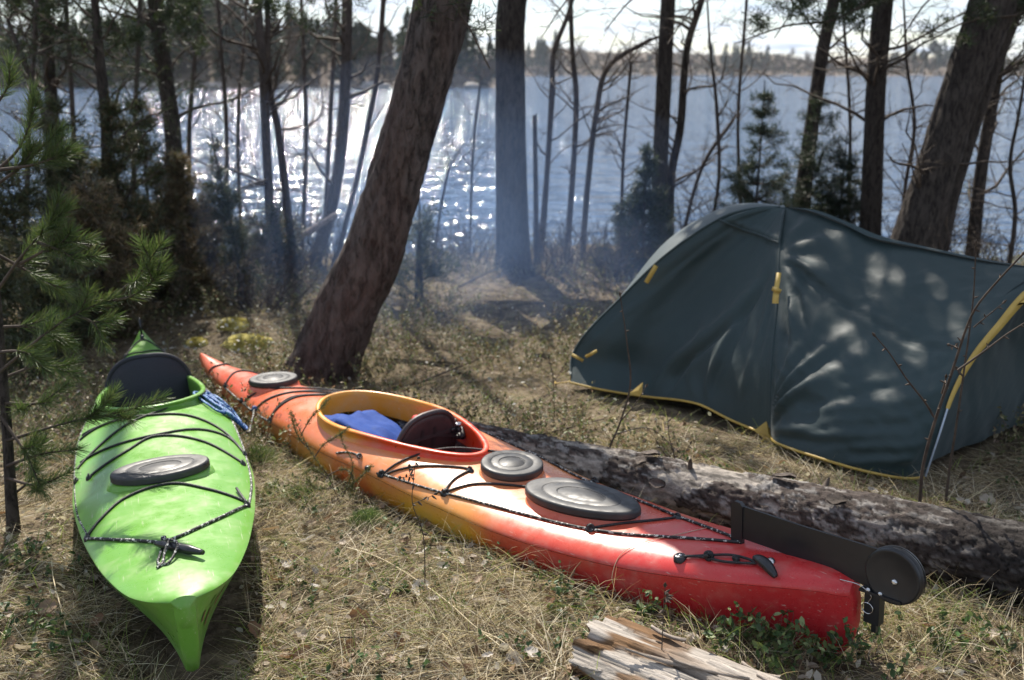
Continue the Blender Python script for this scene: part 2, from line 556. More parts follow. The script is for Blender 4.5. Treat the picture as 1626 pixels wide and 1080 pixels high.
def kayak_plastic(name, stops, side_cols=None, rough=0.27, length=4.0, spots=True):
    """rotomoulded plastic: colour sprayed along the length (local X), scuffs, a little orange peel"""
    m, t, b = new_mat(name)
    n = t.nodes.new; l = t.links.new
    tcn = n('ShaderNodeTexCoord')
    sx = n('ShaderNodeSeparateXYZ'); l(tcn.outputs['Object'], sx.inputs[0])
    no = n('ShaderNodeTexNoise'); no.inputs['Scale'].default_value = 2.0; no.inputs['Detail'].default_value = 3
    l(tcn.outputs['Object'], no.inputs['Vector'])
    ns = n('ShaderNodeMath'); ns.operation = 'MULTIPLY_ADD'; ns.inputs[1].default_value = 0.22; ns.inputs[2].default_value = -0.11
    l(no.outputs['Fac'], ns.inputs[0])
    dv = n('ShaderNodeMath'); dv.operation = 'DIVIDE'; dv.inputs[1].default_value = length
    l(sx.outputs[0], dv.inputs[0])
    ad = n('ShaderNodeMath'); ad.operation = 'ADD'
    l(dv.outputs[0], ad.inputs[0]); l(ns.outputs[0], ad.inputs[1])
    def ramp(st):
        r = n('ShaderNodeValToRGB')
        e = r.color_ramp.elements
        while len(e) < len(st): e.new(0.5)
        for k, (p, c) in enumerate(st):
            e[k].position = p; e[k].color = (*c, 1)
        l(ad.outputs[0], r.inputs['Fac'])
        return r
    r = ramp(stops)
    colr = r.outputs['Color']
    if side_cols:
        r2 = ramp(side_cols)
        ay = n('ShaderNodeMapRange'); ay.inputs['From Min'].default_value = 0.05; ay.inputs['From Max'].default_value = 0.17
        l(sx.outputs[2], ay.inputs['Value'])
        mm = n('ShaderNodeMixRGB')
        l(ay.outputs[0], mm.inputs['Fac']); l(r2.outputs['Color'], mm.inputs['Color1']); l(colr, mm.inputs['Color2'])
        colr = mm.outputs[0]
    # dust and scuffs
    n2 = n('ShaderNodeTexNoise'); n2.inputs['Scale'].default_value = 9; n2.inputs['Detail'].default_value = 9; n2.inputs['Roughness'].default_value = .7
    l(tcn.outputs['Object'], n2.inputs['Vector'])
    mr = n('ShaderNodeMapRange'); mr.inputs['From Min'].default_value = .48; mr.inputs['From Max'].default_value = .78; mr.inputs['To Max'].default_value = .32
    l(n2.outputs['Fac'], mr.inputs['Value'])
    md = n('ShaderNodeMixRGB'); md.inputs['Color2'].default_value = (.42, .38, .30, 1)
    l(mr.outputs[0], md.inputs['Fac']); l(colr, md.inputs['Color1'])
    mps = n('ShaderNodeMapping'); mps.inputs['Scale'].default_value = (2.5, 60, 60); mps.inputs['Rotation'].default_value = (0, 0, .12)
    l(tcn.outputs['Object'], mps.inputs['Vector'])
    n5 = n('ShaderNodeTexNoise'); n5.inputs['Scale'].default_value = 3; n5.inputs['Detail'].default_value = 3
    l(mps.outputs[0], n5.inputs['Vector'])
    m5 = n('ShaderNodeMapRange'); m5.inputs['From Min'].default_value = .66; m5.inputs['From Max'].default_value = .74; m5.inputs['To Max'].default_value = .5
    l(n5.outputs['Fac'], m5.inputs['Value'])
    ms5 = n('ShaderNodeMixRGB'); ms5.inputs['Color2'].default_value = (.6, .55, .45, 1)
    l(m5.outputs[0], ms5.inputs['Fac']); l(md.outputs[0], ms5.inputs['Color1'])
    l(ms5.outputs[0], b.inputs['Base Color'])
    rr = n('ShaderNodeMapRange'); rr.inputs['From Min'].default_value = .35; rr.inputs['From Max'].default_value = .75
    rr.inputs['To Min'].default_value = rough - .05; rr.inputs['To Max'].default_value = rough + .22
    l(n2.outputs['Fac'], rr.inputs['Value']); l(rr.outputs[0], b.inputs['Roughness'])
    b.inputs['Specular IOR Level'].default_value = 0.45
    n3 = n('ShaderNodeTexNoise'); n3.inputs['Scale'].default_value = 5; n3.inputs['Detail'].default_value = 5
    l(tcn.outputs['Object'], n3.inputs['Vector'])
    bp = n('ShaderNodeBump'); bp.inputs['Strength'].default_value = .25; bp.inputs['Distance'].default_value = .01
    l(n3.outputs['Fac'], bp.inputs['Height']); l(bp.outputs[0], b.inputs['Normal'])
    return m


def cord_mat(name, base, fleck, scale=220.0):
    m, t, b = new_mat(name)
    n = t.nodes.new; l = t.links.new
    tcn = n('ShaderNodeTexCoord')
    vo = n('ShaderNodeTexVoronoi'); vo.inputs['Scale'].default_value = scale
    l(tcn.outputs['Object'], vo.inputs['Vector'])
    sp = n('ShaderNodeSeparateColor'); l(vo.outputs['Color'], sp.inputs[0])
    gt = n('ShaderNodeMath'); gt.operation = 'GREATER_THAN'; gt.inputs[1].default_value = 0.80
    l(sp.outputs[0], gt.inputs[0])
    mm = n('ShaderNodeMixRGB'); mm.inputs['Color1'].default_value = (*base, 1); mm.inputs['Color2'].default_value = (*fleck, 1)
    l(gt.outputs[0], mm.inputs['Fac']); l(mm.outputs[0], b.inputs['Base Color'])
    b.inputs['Roughness'].default_value = .6
    bp = n('ShaderNodeBump'); bp.inputs['Strength'].default_value = .5; bp.inputs['Distance'].default_value = .002
    l(vo.outputs['Distance'], bp.inputs['Height']); l(bp.outputs[0], b.inputs['Normal'])
    return m


M = {}
M['green'] = kayak_plastic('green plastic', [(0, (.125, .305, .040)), (.5, (.138, .325, .046)), (1, (.12, .28, .04))], length=3.83, rough=.30)
M['orange'] = kayak_plastic('orange plastic', [(.02, (.50, .030, .032)), (.16, (.52, .045, .038)), (.26, (.58, .10, .05)), (.36, (.68, .235, .085)), (.50, (.68, .21, .07)), (.64, (.66, .165, .07)), (.82, (.60, .105, .06)), (.97, (.60, .13, .07))],
                            [(.02, (.42, .018, .026)), (.20, (.46, .025, .028)), (.28, (.56, .09, .03)), (.33, (.62, .33, .03)), (.42, (.62, .37, .035)), (.47, (.60, .14, .02)), (.52, (.60, .12, .02)), (.58, (.60, .35, .035)), (.68, (.60, .27, .03)), (.85, (.62, .11, .03))], length=4.12, rough=.27)
M['rim_orange'] = kayak_plastic('coaming plastic', [(.38, (.70, .035, .012)), (.46, (.72, .06, .015)), (.52, (.72, .26, .025)), (.62, (.74, .30, .03)), (.7, (.74, .28, .03))], length=4.12, rough=.3)
M['rubber'] = noise_mat('hatch rubber', [(.022, .022, .024), (.040, .039, .042)], scale=14, rough=.52, rough_var=.12, bump=.08, bump_scale=90, bdist=.003, spec=.5)
M['black'] = plain('black plastic', (.014, .014, .017), rough=.32)
M['blackmetal'] = plain('black anodised metal', (.012, .012, .014), rough=.38, spec=.5, var=.2)
M['steel'] = plain('steel', (.55, .55, .56), rough=.25, metallic=1.0)
M['bungee'] = cord_mat('bungee cord', (.010, .010, .012), (.03, .03, .032), 300)
M['deckline'] = cord_mat('flecked deck line', (.012, .012, .013), (.45, .45, .42), 170)
M['bluerope'] = cord_mat('blue rope', (.008, .07, .26), (.22, .40, .58), 190)
M['seat'] = noise_mat('seat fabric', [(.012, .014, .022), (.022, .024, .034)], scale=160, rough=.75, bump=.3, bump_scale=500, bdist=.002)
M['brownseat'] = noise_mat('brown padding', [(.028, .017, .020), (.05, .032, .034)], scale=40, rough=.5, bump=.2, bump_scale=200, bdist=.003)
M['webbing'] = noise_mat('webbing', [(.015, .012, .014), (.035, .028, .03)], scale=300, rough=.5)
M['blue'] = noise_mat('blue tarpaulin', [(.010, .040, .20), (.018, .06, .26), (.06, .09, .20)], scale=7, rough=.8, spec=.2, bump=.5, bump_scale=9, bdist=.02, pos=[.35, .55, .75])
M['red'] = plain('red cloth', (.50, .008, .015), rough=.5)


# ------------------------------------------------------------------ kayaks
def kmat(K):
    m = Matrix.Identity(4)
    for r in range(3):
        m[r][0], m[r][1], m[r][2], m[r][3] = K.X[r], K.Y[r], K.Z[r], K.o[r]
    return m


def hull_ring(K, s, n=22):
    """one side of a hull section from gunwale (t=0) to keel (t=1): arrays y/b and height fraction"""
    t = np.linspace(0, 1, n)
    mid_y = interp(t, [(0, 1), (.2, .985), (.42, .93), (.6, .80), (.78, .52), (.9, .25), (1, 0)])
    mid_z = interp(t, [(0, 0), (.2, .28), (.42, .6), (.6, .82), (.78, .94), (.9, .985), (1, 1)])
    e = K.ends[0]
    end_y = interp(t, [(0, 1), (.2, .985 - .30 * e), (.42, .93 - .50 * e), (.6, .80 - .52 * e), (.78, .6 - .40 * e), (.9, .42 - .26 * e), (1, 0)])
    end_z = interp(t, [(0, 0), (.2, .2), (.42, .45), (.6, .68), (.78, .9), (.9, .975), (1, 1)])
    return mid_y, mid_z, end_y, end_z


def build_kayak(K, name, label, mat, rim_mat, hole, near_end, rim_h, group='kayaks lying on the grass'):
    root = empty(name, label=label, cat='kayak', group=group, matrix=kmat(K))
    Ls = K.L
    ss = np.unique(np.r_[np.linspace(0, .25, 26), np.linspace(.25, Ls - .4, 150), np.linspace(Ls - .4, Ls, 30)])
    b, top, cr, kl = K.b(ss), K.top(ss), K.crown(ss), K.keel(ss)
    zs = top - cr
    my, mz, ey, ez = hull_ring(K, ss)
    wn = np.exp(-(ss / near_end[0]) ** 2)[:, None]
    wf = np.exp(-((Ls - ss) / near_end[1]) ** 2)[:, None]
    we = np.clip(wn + wf, 0, 1)
    hy = my[None] * (1 - we) + ey[None] * we
    hz = mz[None] * (1 - we) + ez[None] * we
    # narrow rounded stem under the flare
    stem = 0.028
    yy = np.maximum(hy * b[:, None], np.minimum(stem * np.sqrt(np.clip(1 - hz ** 6, 0, 1)), b[:, None]))
    zz_ = zs[:, None] - hz * (zs - kl)[:, None]
    side = np.stack([np.broadcast_to(ss[:, None], yy.shape), yy, zz_], -1)
    sideR = side * np.array([1, -1, 1])
    hb = MB()
    hb.grid(np.concatenate([side[:, :-1], sideR[:, ::-1]], 1))
    # closing caps at both ends
    for i in (0, -1):
        ya = np.linspace(-1, 1, 17)[1:-1] * b[i]
        arc = np.stack([np.full(15, ss[i]), ya, K.deckz(ss[i], ya)], 1)
        ring = np.concatenate([side[i, :-1], sideR[i, ::-1], arc], 0)
        c = ring.mean(0) + np.array([-.012 if i == 0 else .012, 0, 0])
        hb.grid(np.stack([ring, ring * .45 + c * .55 + np.array([-.008 if i == 0 else .008, 0, 0]), np.tile(c, (len(ring), 1))], 0), cv=True, flip=(i == 0))
    hull = hb.build('hull', mat, root)
    # deck with its cockpit opening
    nu = 45
    th = np.linspace(-1, 1, nu)
    u = np.sign(th) * np.sin(np.abs(th) * math.pi / 2) ** 1.0
    S = np.unique(np.r_[ss, np.arange(hole[0] - hole[2] - .05, hole[0] + hole[2] + .05, .014)])
    bb = K.b(S)
    Y = u[None] * bb[:, None] * 0.9995
    SS = np.broadcast_to(S[:, None], Y.shape)
    Z = K.deckz(SS, Y)
    rad = rim_radius(hole, SS, Y)
    P = np.stack([SS, Y, Z], -1)
    a_, b_ = Y.shape
    I, J = np.meshgrid(np.arange(a_ - 1), np.arange(b_ - 1), indexing='ij')
    F = np.stack([I * b_ + J, I * b_ + J + 1, (I + 1) * b_ + J + 1, (I + 1) * b_ + J], -1).reshape(-1, 4)
    rf = rad.ravel()
    keep = (rf[F] > 1.0).sum(1) >= 2
    F = F[keep][:, ::-1]
    Pf = P.reshape(-1, 3).copy()
    used = np.zeros(len(Pf), bool); used[F.ravel()] = True
    snap = used & (rf < 1.0)
    sc = 1.0 / np.maximum(rf[snap], .2)
    Pf[snap, 0] = hole[0] + (Pf[snap, 0] - hole[0]) * sc
    Pf[snap, 1] = hole[1] + (Pf[snap, 1] - hole[1]) * sc
    Pf[snap, 2] = K.deckz(Pf[snap, 0], Pf[snap, 1])
    db = MB(); db.add(Pf, F)
    db.build('deck', mat, root)
    # coaming
    ph = np.linspace(0, 2 * np.pi, 96, endpoint=False)
    E = rim_curve(hole, ph)
    nrm = np.stack([np.cos(ph) / hole[2], np.sin(ph) / hole[3]], 1)
    nrm /= np.linalg.norm(nrm, axis=1, keepdims=True)
    dz = K.deckz(E[:, 0], E[:, 1])
    zc = 0.45 * K.deckz(E[:, 0], E[:, 1] * 0) + 0.55 * dz
    prof = [(.022, -.004, 1), (.010, .004, 1), (.003, .30, 0), (.003, .66, 0), (.014, .72, 0), (.019, .80, 0), (.018, .93, 0), (.010, 1.0, 0), (.0, .99, 0), (-.004, .86, 0), (-.004, .3, 0), (-.004, -.05, 2)]
    G = []
    for off, h, onD in prof:
        p2 = E + nrm * off
        if onD == 1: z = K.deckz(p2[:, 0], p2[:, 1]) + h
        elif onD == 2: z = dz - .07
        else: z = dz + (np.maximum(zc - dz, 0) + rim_h) * h
        G.append(np.c_[p2, z])
    cb = MB(); cb.grid(np.array(G), cv=True, flip=True)
    cb.build('coaming', rim_mat, root)
    return root


def rim_curve(hole, ph):
    x = hole[0] + hole[2] * np.cos(ph)
    y = hole[1] + hole[3] * np.sin(ph) * (1 + hole[4] * np.cos(ph))
    return np.stack([x, y], 1)


def rim_radius(hole, S, Y):
    X = (S - hole[0]) / hole[2]
    return np.sqrt(X ** 2 + ((Y - hole[1]) / (hole[3] * (1 + hole[4] * np.clip(X, -1, 1)))) ** 2)


def deck_cord(K, pts, name, mat, parent, r=.0045, lift=.005, n=None, sag=0.0):
    n = n or 14 * len(pts)
    p = smooth_path([(s, y) for s, y in pts], n)
    yb = np.clip(p[:, 1], -K.b(p[:, 0]) * .999, K.b(p[:, 0]) * .999)
    z = K.deckz(p[:, 0], yb) + lift
    mb = MB(); mb.tube(np.c_[p[:, 0], yb, z], r, 7)
    return mb.build(name, mat, parent)


def deck_fitting(K, s, y, parent, size=.016):
    mb = MB()
    z = float(K.deckz(s, y))
    mb.lathe([(0, .012), (.6, .011), (.95, .006), (1.05, 0), (1.05, -.006)], (s, y, z), size, size * .7, seg=14)
    t = np.linspace(0, math.pi, 9)
    mb.tube(np.c_[s + .012 * np.cos(t), np.full(9, y), z + .004 + .014 * np.sin(t)], .0035, 6)
    return mb.build('deck_fitting', M['black'], parent)


def knot(c, r, parent, mat, rng, name='knot', k=3):
    mb = MB()
    for i in range(k):
        a = np.linspace(0, 2 * np.pi, 14)
        ax = unit(rng.normal(size=3)); bx = unit(np.cross(ax, rng.normal(size=3)))
        cx_ = np.cross(ax, bx)
        mb.tube(np.asarray(c) + r * (np.cos(a)[:, None] * bx + np.sin(a)[:, None] * cx_ * .8) + ax * r * .25 * (i - 1), r * .48, 6, cap=False)
    return mb.build(name, mat, parent)


def hatch(K, s, y, ax, ay, parent, h=.03, egg=0.0, base_mat=None, yaw=0.0, name='hatch_cover'):
    e = .08
    z = float(K.deckz(s, y))
    n = np.array([-(float(K.deckz(s + e, y)) - float(K.deckz(s - e, y))) / (2 * e), -0.5 * (float(K.deckz(s, y + e)) - float(K.deckz(s, y - e))) / (2 * e), 1.0])
    n /= np.linalg.norm(n)
    X = np.array([math.cos(yaw), math.sin(yaw), 0]); X -= n * (X @ n); X /= np.linalg.norm(X)
    rot = np.stack([X, np.cross(n, X), n], 1)
    k = min(ax, ay)
    mb = MB()
    mb.lathe([(0, h - .002), (.40, h - .002), (.405, h - .0026), (.42, h - .0026), (.425, h - .001), (.43, h), (.435, h), (.655, h), (.66, h - .0004), (.664, h - .0014), (.684, h - .0014), (.688, h - .0004), (.695, h), (.945, h), (.955, h - .0004), (.985, h - .003), (.995, h - .006), (1.0, h - .010), (1.0, h - .012), (1.004, h - .024), (1.003, h - .026), (.985, h - .028), (.96, h - .028), (.95, -.01)], (s, y, z), ax, ay, rot, 56, egg)
    hc = mb.build(name, M['rubber'], parent)
    if base_mat is not None:
        mb = MB()
        mb.lathe([(.93, h - .02), (.95, h - .03), (.97, .004), (1.05, -.004), (1.12, -.03)], (s, y, z), ax, ay, rot, 56, egg)
        mb.build('hatch_rim', base_mat, hc)
    return hc


def backrest(K, s, y, hw, z0, z1, lean, parent, mat, name, curve=.05, pw=2.6, thick=.025, sub=None):
    """padded arch: local frame u across (Y), v up leaning along X; front and back skins plus piping"""
    a = np.linspace(0, math.pi, 40)
    oy = np.sign(np.cos(a)) * np.abs(np.cos(a)) ** (2 / pw) * hw
    oz = np.abs(np.sin(a)) ** (2 / pw) * (z1 - z0)
    mb = MB()
    def pos(yy, zz, off):
        return np.stack([s + lean * zz + off + curve * (yy / hw) ** 2, y + yy, z0 + zz], -1)
    G = []
    for f, off in [(0.0, -thick * .5), (.5, -thick * .5), (.85, -thick * .48), (.97, -thick * .3), (1.0, 0), (.97, thick * .3), (.85, thick * .48), (.5, thick * .5), (0, thick * .5)]:
        G.append(pos(oy * f, oz * (f if f < 1 else 1), off))
    mb.grid(np.array(G))
    back = mb.build(name, mat, parent)
    mb = MB(); mb.tube(pos(oy * 1.0, oz, 0), thick * .45, 7)
    mb.build('piping', sub or mat, back)
    return back, pos


def rope_tube(pts, r, name, mat, parent, n=None, sides=6):
    mb = MB(); mb.tube(smooth_path(pts, n or 10 * len(pts)), r, sides)
    return mb.build(name, mat, parent)


rng = np.random.default_rng(7)
# --- green kayak
gh = (2.30, 0.0, .455, .225, -.12)
gk = build_kayak(GK, 'green_kayak', 'lime green kayak nearest the young pine with one oval hatch in front of its cockpit', M['green'], M['green'], gh, (.55, .45), .030)
hatch(GK, 1.075, .008, .108, .172, gk, h=.034, base_mat=M['green'])
hatch(GK, 3.0, .0, .10, .145, gk, h=.035, base_mat=M['green'])
backrest(GK, 2.43, 0, .205, .15, .412, .25, gk, M['seat'], 'backrest', curve=.10, thick=.03)
mb = MB()
sx_ = np.linspace(1.75, 2.55, 14); sy_ = np.linspace(-.19, .19, 9)
SX, SY = np.meshgrid(sx_, sy_, indexing='ij')
mb.grid(np.stack([SX, SY, .045 + .9 * SY ** 2 + .08 * np.clip((SX - 2.4) / .15, 0, 1) ** 2], -1))
mb.build('seat', M['seat'], gk)
for pts in ([(.704, .262), (.60, .20), (.522, .146), (.41, .05), (.387, .03)], [(.387, .03), (.445, -.046), (.562, -.15), (.723, -.252)]):
    deck_cord(GK, pts, 'deck_line', M['deckline'], gk, r=.0055)
for sgn in (1, -1):
    deck_cord(GK, [(.723, sgn * .254), (1.0, sgn * .296), (1.36, sgn * .318), (1.7, sgn * .322), (2.1, sgn * .30), (2.6, sgn * .25), (3.2, sgn * .16)], 'deck_line', M['deckline'], gk, r=.005, lift=-.004 if sgn > 0 else .0)
cords = [[(.71, .262), (.80, .215), (.909, .132), (.946, -.016), (.85, -.135), (.754, -.245)],
         [(1.852, .31), (1.85, .219), (1.793, .038), (1.74, -.138), (1.60, -.257), (1.37, -.315)],
         [(1.50, .31), (1.731, .117), (1.844, -.046), (2.0, -.17), (2.118, -.243)],
         [(1.545, .30), (1.526, .146), (1.53, 0), (1.565, -.173), (1.52, -.27), (1.363, -.318)],
         [(1.30, .262), (1.411, .124), (1.513, .013), (1.415, -.16), (1.215, -.291)],
         [(1.90, .30), (1.84, .17), (1.88, .0), (2.02, -.16), (2.16, -.255)]]
for c in cords: deck_cord(GK, c, 'bungee_cord', M['bungee'], gk, r=.0048)
for c in ([(2.95, -.205), (2.85, -.12), (2.80, -.05)], [(2.78, -.232), (2.70, -.19)], [(3.4, .11), (3.33, 0), (3.4, -.11)], [(3.45, .10), (3.6, .0), (3.45, -.10)]):
    deck_cord(GK, c, 'bungee_cord', M['bungee'], gk, r=.0045)
for s, y in ((.71, .258), (.73, -.25), (1.21, -.292), (1.36, -.316), (1.37, .312), (1.3, .262), (2.12, -.245), (2.95, -.20), (3.42, .105), (3.42, -.105)):
    deck_fitting(GK, s, y, gk)
deck_cord(GK, [(.72, -.25), (.80, -.238), (.86, -.232)], 'bungee_tail', M['bungee'], gk, r=.005, lift=.012)
# toggle handle on the bow
zt = float(GK.deckz(.28, 0))
p0, p1 = np.array([.355, .052, float(GK.deckz(.355, .05)) + .022]), np.array([.215, -.072, float(GK.deckz(.215, -.07)) + .020])
mb = MB()
tt = np.linspace(0, 1, 20)
mb.tube(p0 + (p1 - p0) * tt[:, None], .0145 * np.clip(np.sin(math.pi * np.clip(tt * .94 + .03, 0, 1)), 0, 1) ** .35 + .0008 * np.sin(tt * 20), 12)
tg = mb.build('toggle_handle', M['black'], gk)
c0 = np.array([.387, .028, float(GK.deckz(.387, .03)) + .012])
pm = p0 * .55 + p1 * .45
rope_tube([c0, p0 * .7 + p1 * .3 + [0, 0, .02], pm + [0, 0, .018], pm + [-.02, .0, .006], pm + [-.075, .03, -.012], pm + [-.06, .055, -.014], pm + [-.01, .05, -.012], c0 + [-.01, 0, -.004]], .0045, 'toggle_cord', M['deckline'], gk, 70)
rope_tube([c0, c0 + [-.03, -.012, .01], pm + [.01, .02, .017], pm + [-.025, .035, .002], pm + [-.07, .045, -.012], pm + [-.085, .06, -.014]], .0045, 'toggle_cord', M['deckline'], gk, 60)
knot(c0, .011, gk, M['deckline'], rng)
# raised moulded ridge and stern post with its small rudder pin
mb = MB()
zf = float(GK.top(3.7))
mb.box((3.70, 0, zf + .05), (.02, .012, .11)); mb.box((3.66, 0, zf + .0), (.10, .02, .02))
mb.build('stern_post', M['black'], gk)

mb = MB()
for k in range(13):
    s0 = .05 + .22 * k / 12 + rng.normal() * .006
    f0 = .12 + .16 * rng.random()
    bb_, tp_ = float(GK.b(s0)), float(GK.top(s0) - GK.crown(s0))
    w0_ = math.exp(-(s0 / .55) ** 2)
    _, mz_, ey_, ez_ = hull_ring(GK, 0)
    my_ = hull_ring(GK, 0)[0]
    tq = np.linspace(f0, f0 + .10 + .12 * rng.random(), 5)
    ti = np.linspace(0, 1, len(my_))
    hy_ = np.interp(tq, ti, my_ * (1 - w0_) + ey_ * w0_); hz_ = np.interp(tq, ti, mz_ * (1 - w0_) + ez_ * w0_)
    kz_ = float(GK.keel(s0))
    l0 = np.c_[np.full(5, s0), -hy_ * bb_ - .0035, tp_ - hz_ * (tp_ - kz_)]
    l1 = l0 + np.array([.012 + .008 * rng.random(), 0, 0]) + np.c_[np.zeros(5), np.full(5, -.006), np.zeros(5)]
    mb.grid(np.stack([l0, l1], 0))
mb.build('worn_decal', noise_mat('worn decal', [(.16, .07, .045), (.24, .12, .07)], scale=60, rough=.6), gk)
# --- orange kayak
oh = (2.14, 0.01, .52, .215, .26)
ok = build_kayak(OK_, 'orange_kayak', 'orange and red kayak with a black rudder folded onto its stern, beside the fallen log', M['orange'], M['rim_orange'], oh, (.35, .4), .030)
hatch(OK_, 1.03, .035, .25, .118, ok, h=.046, egg=-.10, base_mat=M['orange'], yaw=.06)
hatch(OK_, 1.45, -.01, .122, .122, ok, h=.040, base_mat=M['orange'])
hatch(OK_, 3.30, -.01, .125, .125, ok, h=.035, base_mat=M['orange'])
bk, bpos = backrest(OK_, 1.97, .03, .158, .12, .335, -.30, ok, M['brownseat'], 'backrest', curve=-.0, pw=2.7, thick=.028, sub=M['brownseat'])
for a, b2 in (((-.13, .11), (.13, .11)), ((-.16, .07), (-.02, .115)), ((.16, .07), (.03, .115)), ((-.03, .06), (-.03, .15)), ((.035, .06), (.035, .15)), ((-.14, .05), (.14, .055))):
    t = np.linspace(0, 1, 8)
    yy = a[0] + (b2[0] - a[0]) * t; zz2 = a[1] + (b2[1] - a[1]) * t
    c = bpos(yy, zz2, -.0165)
    mb = MB()
    up = np.array([0, .2, 1]) if abs(a[0] - b2[0]) > .05 else np.array([0, 1, 0.0])
    mb.grid(np.stack([c - up * .008, c + up * .008 + [-.001, 0, 0]], 0))
    mb.build('strap', M['webbing'], bk)
for yb in (-.13, .13):
    mb = MB(); c = bpos(np.array([yb]), np.array([.11]), -.02)[0]
    mb.box(c, (.006, .022, .016)); mb.build('buckle', M['black'], bk)
mb = MB()
sx_ = np.linspace(1.75, 2.30, 14); sy_ = np.linspace(-.19, .19, 9)
SX, SY = np.meshgrid(sx_, sy_, indexing='ij')
mb.grid(np.stack([SX, SY, .02 + 1.1 * SY ** 2], -1)); mb.build('seat', M['seat'], ok)
near_dl = [(1.914, .305), (1.7, .283), (1.534, .262), (1.255, .209), (.884, .154), (.63, .083), (.381, .006)]
deck_cord(OK_, near_dl, 'deck_line', M['deckline'], ok, r=.0050, n=120)
deck_cord(OK_, [(s, -y * .92) for s, y in near_dl], 'deck_line', M['deckline'], ok, r=.0050, n=120)
for c in ([(1.875, .298), (1.835, .197), (1.759, .029), (1.60, -.12), (1.55, -.22)], [(1.86, .296), (1.744, .203), (1.60, .115), (1.559, .105)], [(1.534, .262), (1.558, .194), (1.559, .115)],
          [(1.534, .262), (1.456, .154), (1.25, .0), (1.20, -.14), (1.22, -.235)], [(.884, .15), (.80, .06), (.72, -.04), (.70, -.09)],
          [(3.90, .068), (3.87, .0), (3.90, -.06)], [(3.616, .108), (3.67, .0), (3.62, -.10)], [(3.30, .165), (3.179, .038), (2.95, -.10), (2.90, -.19)],
          [(3.132, .192), (3.051, .074), (2.86, -.10), (2.84, -.2)], [(3.132, .192), (3.0, .031), (2.80, -.06), (2.80, -.2)], [(2.926, .224), (2.93, .09), (2.78, -.02), (2.74, -.18)], [(2.926, .224), (2.90, .08), (2.77, .0)]):
    deck_cord(OK_, c, 'bungee_cord', M['bungee'], ok, r=.0045)
deck_cord(OK_, [(3.616, .112), (3.34, .16), (3.132, .195), (2.925, .227)], 'deck_line', M['deckline'], ok, r=.0055, lift=.002)
for s, y in ((1.89, .302), (1.534, .262), (.884, .152), (1.22, -.235), (2.926, .224), (3.132, .192), (3.34, .158), (3.616, .108), (.70, -.09), (1.56, .108)):
    deck_fitting(OK_, s, y, ok, .018)
for c in ((1.89, .302), (1.534, .26), (.884, .152)):
    knot((c[0] - .008, c[1], float(OK_.deckz(*c)) + .012), .010, ok, M['bungee'], rng)
# short side cord below the coaming
deck_cord(OK_, [(2.22, .30), (2.12, .285), (2.06, .285)], 'side_cord', M['deckline'], ok, r=.0045)
knot((2.06, .287, float(OK_.deckz(2.06, .287)) + .01), .010, ok, M['deckline'], rng)
mb = MB(); mb.lathe([(0, .012), (.7, .012), (1, .006), (1, -.008)], (1.98, .303, float(OK_.deckz(1.98, .303)) - .0), .014, .014, seg=16); mb.build('side_button', M['black'], ok)
# stern carry toggle with its cord and button
mb = MB(); mb.lathe([(0, .011), (.3, .011), (.36, .009), (.75, .012), (1, .007), (1, -.008)], (.503, .147, float(OK_.deckz(.503, .147))), .021, .021, seg=22); bt = mb.build('cord_button', M['black'], ok)
mb = MB(); mb.lathe([(0, .014), (.8, .0135), (1, .012)], (.503, .147, float(OK_.deckz(.503, .147))), .006, .006, seg=12); mb.build('screw', M['steel'], bt)
for off in (.006, -.006):
    deck_cord(OK_, [(.49, .145), (.45, .13 + off * .2), (.416, .12 + off), (.36, .105 + off * 2.4), (.30, .095 + off * 1.5), (.262, .092)], 'toggle_cord', M['bungee'], ok, r=.0042, lift=.009)
knot((.416, .12, float(OK_.deckz(.416, .12)) + .012), .013, ok, M['bungee'], rng)
knot((.33, .10, float(OK_.deckz(.33, .10)) + .010), .009, ok, M['bungee'], rng)
p0, p1 = np.array([.275, .088, float(OK_.deckz(.275, .088)) + .020]), np.array([.185, .112, float(OK_.deckz(.20, .10)) + .006])
mb = MB()
tt = np.linspace(0, 1, 20)
mb.tube(p0 + (p1 - p0) * tt[:, None] + np.array([0, 0, .012]) * np.sin(math.pi * tt)[:, None], .017 * np.clip(np.sin(math.pi * np.clip(tt * .92 + .04, 0, 1)), 0, 1) ** .4, 12)
mb.build('toggle_handle', M['black'], ok)
mb = MB(); c = np.array([.235, .062, float(OK_.deckz(.235, .062))])
mb.lathe([(0, .012), (.6, .011), (1, .004), (1, -.006)], c, .014, .014, seg=16); mb.build('screw', M['steel'], ok)
# rudder folded forward on the stern
rd = empty('rudder', (-.03, 0, -.010)); rd.parent = ok
zb = .292
mb = MB()
bl = [(-.075, -.052), (.02, -.050), (.30, -.046), (.44, -.050), (.446, .050), (.43, .056), (.2, .060), (.02, .068), (-.075, .07)]
P2 = np.array(bl)
def plate(P2, y0, y1, tilt=(0, 0)):
    n = len(P2)
    mb = MB()
    A = np.c_[P2[:, 0], np.full(n, y0), zb + P2[:, 1] + tilt[0] * P2[:, 0]]; B = A.copy(); B[:, 1] = y1
    mb.grid(np.stack([A, B], 0), cv=True)
    for Q, fl in ((A, 0), (B, 1)):
        c = Q.mean(0)
        ii = np.arange(n)
        V = np.r_[Q, [c]]
        f = np.stack([ii, (ii + 1) % n, np.full(n, n)], 1)
        mb.add(V, f[:, ::-1] if fl else f)
    return mb
TL = (.03,)
plate(P2, -.004, .004, TL).build('blade', M['blackmetal'], rd, smooth=False)
tip = np.array([(.405, -.072), (.445, -.07), (.447, .055), (.435, .066), (.415, .066), (.405, .055)])
plate(tip, -.008, .008, TL).build('blade_tip', M['blackmetal'], rd, smooth=False)
zd0 = zb + .0085 + .0
